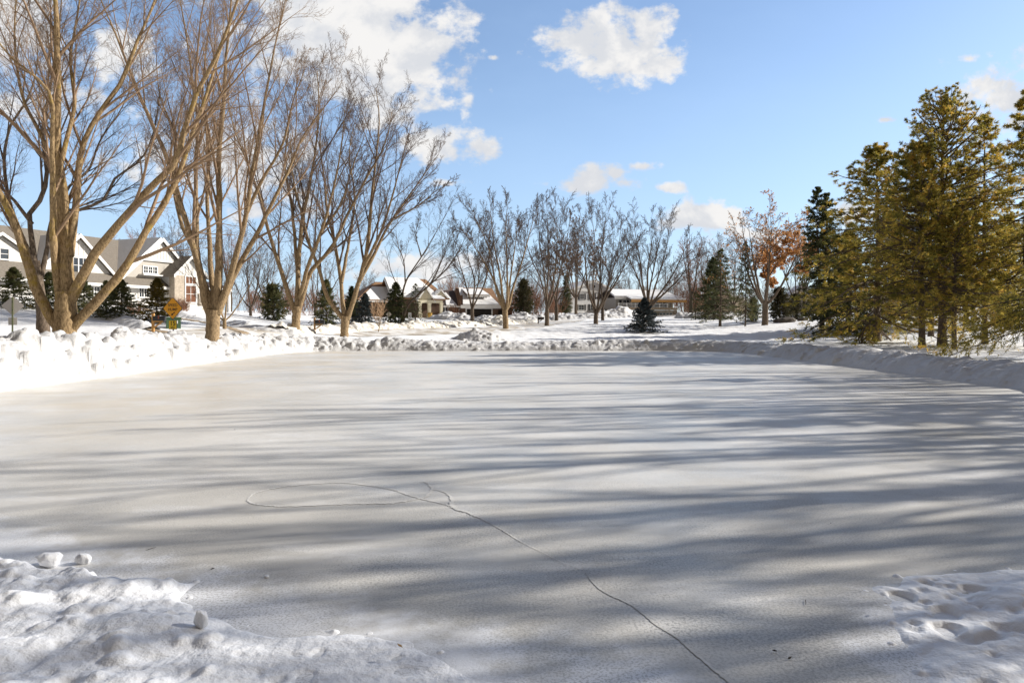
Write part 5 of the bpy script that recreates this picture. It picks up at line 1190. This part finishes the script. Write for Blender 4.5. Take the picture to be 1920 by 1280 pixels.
h.part(MB().box(ga - .22, ga, .14, .3, gbm - .5, gt + .22).box(gb, gb + .22, .14, .3, gbm - .5, gt + .22).box(ga, gb, .14, .3, gt, gt + .22), 'door_frame', 'trim', gd)
for j in range(1, 4): h.part(MB().box(ga, gb, .225, .24, gbm + (gt - gbm) * j / 4, gbm + (gt - gbm) * j / 4 + .03), 'door_rail', 'door_d', gd)
# right extension
x0, x1 = s1 + .01, h.S(966, 1.5); ezr = h.Z(950, 577, 1.5); rzr = h.Z(950, 569.5, 4.5)
ex = h.part(MB().box(x0, x1 - .6, 1.5, 7, zb, ezr), 'wall', 'brownwall')
rr_ = h.part(MB().slab((x0, 1.0, ezr - .05), (x1, 1.0, ezr - .05), (x1 - .5, 4.5, rzr), (x0, 4.5, rzr), .14), 'extension_roof', 'shingle_b')
h.part(MB().slab((x0 + .05, .98, ezr + .12), (x1 - .05, .98, ezr + .12), (x1 - .6, 4.4, rzr + .17), (x0 + .05, 4.4, rzr + .17), .16), 'roof_snow', 'roof_snow', rr_)
h.part(MB().box(h.S(931, 1.5), h.S(944, 1.5), 1.42, 1.5, zb, ezr - .5), 'side_door', 'garage_dark')
# left wing
w0, w1 = h.S(822, 1), h.S(866, 1) - .02; we = h.Z(840, 573.5, 1); wz = h.Z(840, 546, 6)
h.part(MB().box(w0, w1, 1.3, 10, zb, we), 'wall', 'brownwall')
wr_ = h.part(MB().slab((w0 - .3, .8, we - .1), (w1, .8, we - .1), (w1 - .3, 6, wz), (w0 + .1, 6, wz), .15), 'wing_roof', 'shingle_d')
a_, b_ = h.S(836, 1), h.S(852, 1)
h.part(MB().slab((a_, .85, we + .08), (b_ + .4, .85, we + .08), (b_ - .6, 5.2, wz - .35), (a_ + .7, 5.2, wz - .35), .14), 'roof_snow', 'roof_snow', wr_)
h.part(MB().box(w0 - .3, w1, .7, .8, we - .25, we + .06), 'eave_board', 'trim', wr_)
h.winpx(830, 839, 576, 586, 1.3, nx=1, ny=1, split=2, fw=.12)
h.winpx(861, 864.5, 580, 592, 1.3, nx=1, ny=1, split=1, fw=.1)

# --- 4. white two-storey house
h = House('white_house', 'white two-storey house with black shutters and round attic vent', 1071, 138, R(23))
zb = h.Z(1110, 589, 0) - 1.; ze = h.Z(1110, 546.5, 0); za = h.Z(1113, 527.5, 0); s1 = h.S(1153.7)
hb = h.gable(0, s1, zb, ze, za, 0, 9, 'sidingw2', 'shingle_d', .35, bw=.3, wname='wall', rname='roof', snow='lr')
h.part(MB().box(0, s1, -.10, -.0, ze - .1, ze + .15), 'pediment_board', 'trim', hb)
vc, vz = h.pt(1113.5, 537)
def disc(c, z, r, y0, y1, n=20): return MB().prism([(c + r * math.cos(2 * math.pi * k / n), z + r * math.sin(2 * math.pi * k / n)) for k in range(n)], y0, y1)
h.part(disc(vc, vz, .30, -.06, -.0), 'attic_vent', 'shutter')
for x0, x1, y0, y1 in ((1087.5, 1094.5, 550.8, 560.6), (1107, 1113.5, 550.8, 560.6), (1126, 1132, 550.8, 560.6), (1143, 1148, 550.8, 560.6), (1085, 1094.5, 571.5, 581), (1107, 1113.5, 571, 581)):
    o = h.winpx(x0, x1, y0, y1, 0, nx=2, ny=3, split=1, fw=.08)
    a, z1 = h.pt(x0, y0); b, z0 = h.pt(x1, y1)
    for q0 in (a - .48, b + .1): h.part(MB().box(q0, q0 + .38, -.06, -.005, z0 - .08, z1 + .08), 'shutter', 'shutter', o)
a, z1 = h.pt(1134.5, 572); b, z0 = h.pt(1140, 589)
dd = h.part(MB().box(a, b, -.08, -.01, z0, z1), 'door', 'door_d'); h.part(MB().box(b - .12, b - .06, -.13, -.08, (z0 + z1) / 2 - .1, (z0 + z1) / 2 + .1), 'handle', 'mailbox', dd)
a, b = h.S(1137, -1), h.S(1153, -1); za_ = h.Z(1145, 569.5, -1); n = 12; rad = (b - a) / 2; cc = (a + b) / 2
arc = [(cc + rad * math.cos(math.pi * k / n), za_ + .9 * rad * math.sin(math.pi * k / n)) for k in range(n + 1)]; arci = [(cc + (rad - .18) * math.cos(math.pi * k / n), za_ + .9 * (rad - .18) * math.sin(math.pi * k / n)) for k in range(n, -1, -1)]
ho = MB()
for k in range(n): ho.prism([arci[n - k], arc[k], arc[k + 1], arci[n - k - 1]], -1.5, .02)
hood = h.part(ho, 'porch_hood', 'awning')
for k in (a + .1, b - .1): h.part(MB().box(k - .1, k + .1, -1.4, -1.2, zb, za_), 'porch_column', 'trim', hood)
h.part(MB().box(-.06, .10, -.05, .0, zb, ze - .1), 'corner_board', 'trim')
sh0 = h.S(1040, 3); h.part(MB().box(sh0, -.35, 3, 7, zb, h.Z(1060, 572, 3)), 'side_fence_wall', 'deck')

# --- 5. low bungalow with deck above garages
h = House('bungalow', 'low bungalow with snowy roof, railed deck and two white garage doors', 1155, 128, R(16))
zb = h.Z(1215, 597.5, 0) - .8
g0, gz1 = h.pt(1168, 581.5); g1_ = h.S(1269.5)
h.part(MB().box(g0, g1_, 0, 9, zb, gz1), 'garage_wall', 'tanwall')
h.part(MB().box(h.S(1262), g1_ + .04, -.06, 1.5, zb, gz1 - .02), 'stone_corner', 'stone')
k0 = h.S(1159, -1.2); k1 = h.S(1271, -1.2); kz = h.Z(1215, 576.5, -1.2)
dk = h.part(MB().box(k0, k1, -1.2, 2.0, kz - .42, kz), 'deck', 'deck')
h.part(MB().slab((k0 + .1, -.9, kz - .45), (g0 + .3, -.3, kz - .45), (g0 + .3, -.3, zb + 1.2), (g0, -.6, zb + 1.2), .2), 'deck_brace', 'deck', dk)
for x0, x1 in ((1177.5, 1200.5), (1236, 1261)):
    a, z1 = h.pt(x0, 585); b, z0 = h.pt(x1, 598)
    gd = h.part(MB().box(a, b, -.05, .0, z0 - .3, z1), 'garage_door', 'sidingw')
    w = (b - a) / 4
    for k in range(4): h.part(MB().box(a + k * w + .12 * w, a + (k + 1) * w - .18 * w, -.07, -.05, z1 - .55, z1 - .18), 'pane', 'glass', gd)
    h.part(MB().box(a, b, -.062, -.05, z1 - .82, z1 - .80).box(a, b, -.062, -.05, z1 - 1.25, z1 - 1.23), 'panel_groove', 'deck', gd)
for px in (1173, 1229): a, z1 = h.pt(px, 588); h.part(MB().box(a - .12, a + .12, -.16, 0, z1 - .3, z1 + .1), 'wall_lamp', 'mailbox')
u0 = h.S(1154.5, 2.0); u1 = h.S(1262, 2.0); uz = h.Z(1215, 558.5, 2.0)
h.part(MB().box(u0, u1, 2.0, 9.5, kz - .2, uz), 'wall', 'sidingg')
f0 = h.S(1154, 1.4); fz0 = h.Z(1165, 558.5, 1.4); ro = MB()
rzz = h.Z(1200, 546.5, 6)
ro.slab((f0 - .3, 1.2, uz - .1), (u1 + .8, 1.2, uz - .1), (u1 - .2, 6, rzz), (f0, 6, rzz), .16); ro.slab((f0, 6, rzz), (u1 - .2, 6, rzz), (u1 + .8, 10.5, uz), (f0 - .3, 10.5, uz), .16)
fs = h.S(1182, -.6); ro.slab((fs, -.9, uz - .62), (u1 + 1.2, -.9, uz - .62), (u1 + .8, 1.21, uz - .1), (fs, 1.21, uz - .1), .14)
rf = h.part(ro, 'roof', 'shingle_d')
h.part(MB().slab((f0 - .2, 1.3, uz + .1), (u1 + .7, 1.3, uz + .1), (u1 - .3, 5.9, rzz + .17), (f0 + .1, 5.9, rzz + .17), .26).slab((fs + .05, -.88, uz - .45), (u1 + 1.1, -.88, uz - .45), (u1 + .75, 1.3, uz + .09), (fs + .05, 1.3, uz + .09), .26), 'roof_snow', 'roof_snow', rf)
h.part(MB().box(fs, u1 + 1.25, -1.02, -.9, uz - .92, uz - .46), 'fascia', 'fascia_o', rf)
h.part(MB().box(f0 - .3, fs - .02, 1.06, 1.2, uz - .28, uz + .08), 'eave_board', 'trim', rf)
for px in (1184, 1217, 1252.5, 1260): k = h.S(px, -.8); h.part(MB().box(k - .09, k + .09, -.85, -.67, kz, uz - .62), 'deck_post', 'deck', dk)
rl = MB(); a, b = h.S(1159.5, -1.1), h.S(1252, -1.1); zt = h.Z(1210, 568.6, -1.1)
rl.box(a, b, -1.14, -1.06, zt - .07, zt).box(a, b, -1.13, -1.07, kz + .08, kz + .13)
for k in np.arange(a, b, .24): rl.box(k, k + .04, -1.12, -1.08, kz + .13, zt - .07)
for k in np.linspace(a, b, 7): rl.box(k - .06, k + .06, -1.15, -1.05, kz, zt + .05)
h.part(rl, 'railing', 'trim', dk)
o = h.winpx(1168, 1174, 563, 570, 2.0, nx=1, ny=2, split=1)
for px in (1163.3, 1177): k, z1 = h.pt(px, 562.5, 1.95); h.part(MB().box(k - .22, k + .22, 1.94, 1.99, z1 - .85, z1), 'shutter', 'shutter', o)
h.winpx(1226.5, 1249.5, 563, 576.5, 2.0, nx=1, ny=1, split=3, fw=.12, name='sliding_door'); h.winpx(1197, 1204, 564, 576, 2.0, nx=1, ny=1, split=1, name='sliding_door')
for px, py in ((1210, 543.5), (1242.5, 546)): k, z1 = h.pt(px, py, 5.5); h.part(MB().box(k - .28, k + .28, 5.2, 5.8, z1 - 1.8, z1).box(k - .34, k + .34, 5.14, 5.86, z1, z1 + .1), 'chimney', 'stone', rf)

# --- 6. / 7. glimpses of pale houses between the trees at right
h = House('far_house', 'pale far house with snowy roof glimpsed behind the broad dark spruce', 1310, 150, R(10))
s1 = h.S(1400); ze = h.Z(1350, 563, 0); h.gable(0, s1, h.Z(1350, 592, 0) - 2, ze, h.Z(1350, 548, 0), 0, 8, 'tanwall', 'shingle_d', .4, bw=.3, snow='lr', wname='wall', rname='roof'); h.winpx(1335, 1342, 568, 576, 0, nx=2, ny=2); h.winpx(1362, 1369, 568, 576, 0, nx=2, ny=2)
h = House('far_house', 'white far house glimpsed between the russet oak and the twin spires', 1478, 130, R(-12))
s1 = h.S(1535); ze = h.Z(1500, 558, 0); h.gable(0, s1, h.Z(1500, 596, 0) - 2, ze, h.Z(1500, 535, 0), 0, 8, 'sidingw', 'shingle_d', .4, bw=.3, snow='lr', wname='wall', rname='roof'); h.winpx(1495, 1501, 568, 577, 0, nx=2, ny=2); h.winpx(1512, 1518, 568, 577, 0, nx=2, ny=2)
h = House('far_house', 'grey far house hidden low behind the golden pine trunks', 1660, 105, R(-20))
s1 = h.S(1790); ze = h.Z(1720, 560, 0); h.gable(0, s1, h.Z(1720, 596, 0) - 2, ze, h.Z(1720, 525, 0), 0, 9, 'sidingg', 'shingle_d', .4, bw=.3, snow='lr', wname='wall', rname='roof'); h.winpx(1690, 1698, 568, 578, 0, nx=2, ny=2); h.winpx(1735, 1743, 568, 578, 0, nx=2, ny=2)

# ------------------------------------------------------------------ street furniture
def text_mesh(txt, size, ext=.002):
    cu = bpy.data.curves.new('t', 'FONT'); cu.body = txt; cu.size = size; cu.align_x = 'CENTER'; cu.align_y = 'CENTER'; cu.extrude = ext; cu.offset = size * .012
    o = bpy.data.objects.new('t', cu); COL.objects.link(o); dg = bpy.context.evaluated_depsgraph_get(); dg.update()
    me = bpy.data.meshes.new_from_object(o.evaluated_get(dg)); bpy.data.objects.remove(o); return me
def diamond(c, half, y0, y1, rc=.06):
    pts = []
    for k in range(4):
        a = k * math.pi / 2
        for da in (-.09, 0, .09): pts.append((half * (1 - abs(da) * .25) * math.cos(a + da), half * (1 - abs(da) * .25) * math.sin(a + da)))
    return MB().prism([(x, z + c) for x, z in pts], y0, y1)
def put_text(txt, size, parent, x, z, y, m, name='lettering', rot=0.):
    me = text_mesh(txt, size); me.materials.append(M[m]); o = link(name, me, parent); o.location = (x, y, z); o.rotation_euler = (math.pi / 2, 0, 0); return o
def sign(name, label, px, d, top, post_m, rz, build, zbase=None):
    x, y, z = atpx(px, d); o = thing(name, label, 'sign', (x, y, z), rz); H = CH + (HY - top) / F * d - z; build(o, H); return o
# speed hump warning, front towards the viewer
def sh(o, H):
    half = .54; c = H - half
    MB().box(-.03, .03, .02, .06, -.5, H - .12).build('post', M['steel_d'], o)
    pnl = diamond(c, half, -.004, .016).build('diamond_panel', M['black'], o)
    diamond(c, half * .955, -.008, -.004).build('panel_face', M['yellow'], pnl)
    put_text('SPEED', .20, pnl, 0, c + .155, -.010, 'black'); put_text('HUMP', .20, pnl, 0, c - .06, -.010, 'black')
    a = MB(); dx, dz = -.8, -.6; cx_, cz_ = .02, c - .27
    n_ = (-dz, dx)
    def ar(t, w): return (cx_ + dx * t + n_[0] * w, cz_ + dz * t + n_[1] * w)
    a.prism([ar(-.13, -.022), ar(.03, -.022), ar(.03, .022), ar(-.13, .022)][::-1], -.012, -.008); a.prism([ar(.03, -.07), ar(.14, 0), ar(.03, .07)][::-1], -.012, -.008)
    a.build('arrow', M['black'], pnl)
    p2 = H - 2 * half - .06
    q = MB().box(-.23, .23, -.004, .016, p2 - .46, p2).build('speed_plaque', M['black'], o)
    MB().box(-.215, .215, -.008, -.004, p2 - .445, p2 - .015).build('panel_face', M['yellow2'], q)
    put_text('15', .33, q, 0, p2 - .17, -.010, 'black'); put_text('MPH', .12, q, 0, p2 - .375, -.010, 'black')
sign('warning_sign', 'orange-yellow speed hump diamond over a 15 mph plaque', 324, 34.5, 558, 'steel_d', R(-38) + math.atan2(636, 1280) * 1.0, sh)
def back(half, pl):
    def f(o, H):
        c = H - half; MB().box(-.032, .032, -.06, -.02, -.5, H - .02).build('post', M['steel'], o)
        diamond(c, half, -.012, .004).build('diamond_panel', M['alu'], o)
        if pl: MB().box(-pl, pl, -.012, .004, H - 2 * half - .12 - 2 * pl, H - 2 * half - .12).build('plaque', M['alu'], o)
        MB().box(-.02, .02, -.07, -.06, c + .18, c + .22).box(-.02, .02, -.07, -.06, c - .22, c - .18).build('bolt', M['steel_d'], o)
    return f
sign('warning_sign', 'diamond sign with small plaque seen from its grey back, far left', 24, 33, 556, 'steel', R(20), back(.445, .18))
sign('warning_sign', 'small diamond sign seen from its pale back beside the sapling', 729, 60, 584, 'steel', R(8), back(.24, 0))
def wh(o, H):
    MB().box(-.03, .03, .0, .04, -.4, H).build('post', M['steel_d'], o)
    p = MB().box(-.14, .14, -.02, -.002, H - .9, H).build('panel', M['signw'], o)
    mk = MB()
    for x0, x1, z0, z1 in ((-.08, .06, .10, .13), (-.05, .07, .2, .24), (-.09, .03, .27, .34), (-.02, .08, .36, .40), (-.10, -.02, .58, .66), (-.08, .0, .74, .82), (.04, .09, .62, .78), (-.08, .09, .81, .84)): mk.box(x0, x1, -.024, -.02, H - z1, H - z0)
    mk.build('marking', M['black'], p)
sign('street_sign', 'tall narrow white sign with dark marks beside the twin-stemmed tree', 768.5, 62, 586, 'steel_d', R(10), wh)
def letterbox(label, px, d, px_h, mbox, wood, rz, name='letterbox', w=.24):
    x, y, z = atpx(px, d); o = thing(name, label, 'letterbox', (x, y, z), rz)
    MB().box(-.06, .06, -.06, .06, -.5, 1.28 * px_h).build('post', M[wood], o)
    MB().box(-.06, .52, -.05, .05, .72 * px_h, .80 * px_h).slab((.05, -.04, .42 * px_h), (.05, .04, .42 * px_h), (.40, .04, .72 * px_h), (.40, -.04, .72 * px_h), .07).build('bracket', M[wood], o)
    b = MB(); prof = [(.0 - w / 2, 0), (w / 2, 0), (w / 2, w * .62)] + [(w / 2 * math.cos(t), w * .62 + w / 2 * math.sin(t)) for t in np.linspace(.3, math.pi - .3, 7)] + [(-w / 2, w * .62)]
    zb_ = .80 * px_h + .002
    vs = [(yy, xx, zz + zb_) for yy in (.02, .66) for xx, zz in prof]; n = len(prof)
    b.add(vs, [tuple(range(n - 1, -1, -1)), tuple(range(n, 2 * n))] + [(i, (i + 1) % n, (i + 1) % n + n, i + n) for i in range(n)])
    bx = b.build('box', M[mbox], o); MB().box(.30, .36, -w / 2 - .02, -w / 2 - .002, zb_ + .1, zb_ + .3).build('flag', M['door_r'], bx)
    return o
letterbox('black letterbox on a cedar post in the snow left of the speed hump sign', 287, 37.5, .86, 'mailbox', 'wood_o', R(5))
letterbox('dark-topped wooden letterbox across the street between the two tan maples', 590, 47, .86, 'mailbox', 'wood', R(5))
letterbox('small dark letterbox on the slope left of the slender maple', 1009, 76, .62, 'mailbox', 'bark_d', R(5))
x, y, z = atpx(325, 40.5); o = thing('utility_cabinet', 'green utility cabinet in the snow behind the speed hump sign', 'utility box', (x, y, z - .1), R(30))
MB().box(-.38, .38, -.33, .33, 0, .66).build('body', M['utility'], o); MB().box(-.41, .41, -.36, .36, .66, .73).build('lid', M['utility'], o); MB().box(.05, .22, -.345, -.33, .36, .54).build('notice_plate', M['signw'], o)
for i, (px, py, d, s, lb) in enumerate([(1462, 605, 74, .55, 'dark boulder left of the pair in the snow below the oak'), (1476, 606, 73, .7, 'largest dark boulder in the snow below the olive evergreens'), (1505, 603, 74, .45, 'small dark boulder near the twin-spired evergreen')]):
    x, y, z = atpx(px, d); rng = np.random.default_rng(900 + i)
    import bmesh
    bm = bmesh.new(); bmesh.ops.create_icosphere(bm, subdivisions=3, radius=1)
    for v in bm.verts: v.co = Vector((v.co.x * s * 1.3, v.co.y * s, v.co.z * s * .6)) * (1 + .22 * float(fbm(np.array([v.co.x * 1.5 + i]), np.array([v.co.y * 1.5 + v.co.z]), 70 + i, 3)[0]))
    me = bpy.data.meshes.new('boulder'); bm.to_mesh(me); bm.free(); me.materials.append(M['rock']); tag(link('boulder', me, None, (x, y, z + .1)), lb, 'boulder')

# ------------------------------------------------------------------ sky, sun, camera
def build_world():
    w = bpy.data.worlds.new('World'); SC.world = w; w.use_nodes = True; nt = w.node_tree; N, L = nt.nodes, nt.links; N.clear()
    out = N.new('ShaderNodeOutputWorld'); bg = N.new('ShaderNodeBackground'); bg.inputs[1].default_value = .076; L.new(bg.outputs[0], out.inputs[0])
    sky = N.new('ShaderNodeTexSky'); sky.sky_type = 'NISHITA'; sky.sun_disc = False; sky.sun_elevation = SUN_EL; sky.sun_rotation = math.pi / 2 - SUN_AZ; sky.air_density = 1.0; sky.dust_density = .6; sky.ozone_density = 1.2
    tc = N.new('ShaderNodeTexCoord'); sx = N.new('ShaderNodeSeparateXYZ'); L.new(tc.outputs['Generated'], sx.inputs[0])
    def m(op, *a):
        n = N.new('ShaderNodeMath'); n.operation = op
        for i, v in enumerate(a):
            if isinstance(v, (int, float)): n.inputs[i].default_value = v
            else: L.new(v, n.inputs[i])
        return n.outputs[0]
    def ss(x, a, b, lo=0, hi=1):
        r = N.new('ShaderNodeMapRange'); r.interpolation_type = 'SMOOTHSTEP'
        for i, v in zip((1, 2, 3, 4), (a, b, lo, hi)): r.inputs[i].default_value = v
        L.new(x, r.inputs[0]); return r.outputs[0]
    X, Y, Zz = sx.outputs; yy = m('MAXIMUM', Y, .12)
    u = m('DIVIDE', X, yy); v = m('DIVIDE', Zz, yy)                 # slope coordinates of the sky ahead
    cv = N.new('ShaderNodeCombineXYZ'); L.new(u, cv.inputs[0]); L.new(v, cv.inputs[1])
    def noise(sc, det, rough, off=(0, 0, 0), vec=None, st=(1, 1.25, 1), dist=0.):
        mp = N.new('ShaderNodeMapping'); mp.inputs['Location'].default_value = off; mp.inputs['Scale'].default_value = st; L.new(vec or cv.outputs[0], mp.inputs[0])
        n = N.new('ShaderNodeTexNoise'); n.inputs['Scale'].default_value = sc; n.inputs['Detail'].default_value = det; n.inputs['Roughness'].default_value = rough; n.inputs['Distortion'].default_value = dist; L.new(mp.outputs[0], n.inputs['Vector']); return n.outputs[0]
    n1 = noise(7.5, 9, .58, dist=.25); n1b = noise(7.5, 9, .58, off=(.022, .030, 0), dist=.25); n0 = noise(22, 6, .6)
    # (px, py, half-width, height up, height down, strength)
    CL = [(640, 30, 178, 160, 145, 1.6), (725, 105, 112, 95, 112, 1.5), (560, -60, 220, 150, 170, .9), (770, 60, 55, 60, 60, .8),
          (1140, 95, 108, 68, 48, 1.4), (1215, 60, 55, 42, 50, .9), (1240, 125, 60, 26, 24, .9), (1070, 75, 50, 40, 40, .85),
          (815, 272, 62, 38, 32, 1.0), (892, 272, 42, 32, 38, .95), (1110, 345, 70, 36, 26, 1.0), (1155, 328, 30, 16, 16, .6),
          (1210, 312, 36, 14, 12, .35), (1262, 352, 30, 12, 12, .35), (1320, 412, 82, 30, 28, 1.0), (1270, 420, 50, 16, 20, .7), (1400, 440, 90, 18, 30, .6),
          (1880, 180, 82, 62, 75, 1.0), (1930, 100, 42, 30, 40, .8), (1905, 225, 45, 30, 26, .8), (30, 40, 120, 110, 110, .8), (225, 95, 70, 60, 60, .6), (60, 190, 130, 60, 60, .45),
          (1660, 225, 34, 12, 10, .22), (925, 108, 12, 9, 9, .35), (875, 185, 22, 34, 34, .3), (835, 345, 40, 12, 10, .4), (1590, 400, 60, 26, 26, .75), (820, 500, 200, 40, 30, .3), (1820, 110, 30, 14, 14, .2), (420, 300, 260, 130, 130, .18)]
    fld = None
    for px, py, a, bt, bb, st in CL:
        du = m('DIVIDE', m('SUBTRACT', u, (px - CX) / F), a / F * 1.12); dv = m('SUBTRACT', v, (HY - py) / F)
        dv = m('MAXIMUM', m('DIVIDE', dv, bt / F * 1.1), m('DIVIDE', dv, -bb / F * 1.1))
        e = m('MULTIPLY_ADD', m('SQRT', m('ADD', m('MULTIPLY', du, du), m('MULTIPLY', dv, dv))), -1.0, .72 + .38 * st)
        fld = e if fld is None else m('MAXIMUM', fld, e)
    fld = m('MAXIMUM', fld, -1.0)
    f1 = m('ADD', fld, m('MULTIPLY', m('SUBTRACT', n1, .5), 2.0)); f1 = m('ADD', f1, m('MULTIPLY', m('SUBTRACT', n0, .5), 2.6))
    front = m('MULTIPLY', ss(f1, .03, .66), ss(Y, .12, .3))
    # unseen warm-grey cloud beside and behind the viewer, added to neutralise blue fill light
    gen = noise(2.6, 7, .6, vec=tc.outputs['Generated'], st=(1, 1, 1.8)); back_ = m('MULTIPLY', ss(gen, .30, .45), ss(Y, .45, .05, 0, 1))
    back_ = m('MULTIPLY', back_, ss(Zz, .0, .12))
    dens = front
    lit = m('MULTIPLY_ADD', m('SUBTRACT', n1, n1b), 1.6, .5)
    thick = ss(f1, .5, 1.7)
    sh_ = m('ADD', ss(lit, .15, .85), m('MULTIPLY', thick, .25))
    mix = N.new('ShaderNodeMix'); mix.data_type = 'RGBA'; mix.inputs[6].default_value = (*CLOUD_LO, 1); mix.inputs[7].default_value = (*CLOUD_HI, 1); L.new(ss(sh_, .25, .95), mix.inputs[0])
    tint = N.new('ShaderNodeMix'); tint.data_type = 'RGBA'; tint.blend_type = 'MULTIPLY'; tint.inputs[0].default_value = 1; tint.inputs[7].default_value = (*SKY_TINT, 1); L.new(sky.outputs[0], tint.inputs[6])
    # pale veil of thin cloud
    veil = N.new('ShaderNodeMix'); veil.data_type = 'RGBA'; veil.inputs[7].default_value = (*VEIL, 1); L.new(tint.outputs[2], veil.inputs[6])
    L.new(m('ADD', m('MULTIPLY', ss(Zz, .5, .02), .46), ss(noise(1.6, 5, .6, st=(1, 2.2, 1)), .4, .8, .04, .22)), veil.inputs[0])
    fin = N.new('ShaderNodeMix'); fin.data_type = 'RGBA'; L.new(dens, fin.inputs[0]); L.new(veil.outputs[2], fin.inputs[6]); L.new(mix.outputs[2], fin.inputs[7])
    f2 = N.new('ShaderNodeMix'); f2.data_type = 'RGBA'; f2.inputs[7].default_value = (*CLOUD_FILL, 1); L.new(back_, f2.inputs[0]); L.new(fin.outputs[2], f2.inputs[6])
    L.new(f2.outputs[2], bg.inputs[0])
CLOUD_HI = (8.6, 8.5, 8.4); CLOUD_LO = (6.7, 6.9, 7.3); SKY_TINT = (1.5, 1.6, 1.75); VEIL = (5.3, 7.3, 10.3); CLOUD_FILL = (1.55, 1.22, .86)
build_world()
sd = bpy.data.lights.new('sun', 'SUN'); sd.energy = 5.0; sd.angle = R(.53); sd.color = (1.0, .945, .865)
so = bpy.data.objects.new('sun', sd); COL.objects.link(so)
dirv = -Vector((math.cos(SUN_EL) * math.cos(SUN_AZ), math.cos(SUN_EL) * math.sin(SUN_AZ), math.sin(SUN_EL)))
so.rotation_euler = dirv.to_track_quat('-Z', 'Y').to_euler(); so.location = (40, 15, 30)
cam = bpy.data.cameras.new('camera'); co = bpy.data.objects.new('camera', cam); COL.objects.link(co)
co.location = (0, 0, CH); co.rotation_euler = (math.pi / 2, 0, 0); cam.sensor_width = 36; cam.lens = F / 1920 * 36; cam.shift_y = -(640 - HY) / 1920; cam.clip_start = .05; cam.clip_end = 6000
SC.camera = co
vs = SC.view_settings; vs.view_transform = 'Standard'; vs.look = 'None'; vs.exposure = .50; vs.gamma = 1
SC.cycles.max_bounces = 5; SC.cycles.diffuse_bounces = 2; SC.cycles.transmission_bounces = 3; SC.cycles.transparent_max_bounces = 4
SC.cycles.use_denoising = True; SC.cycles.caustics_reflective = False; SC.cycles.caustics_refractive = False
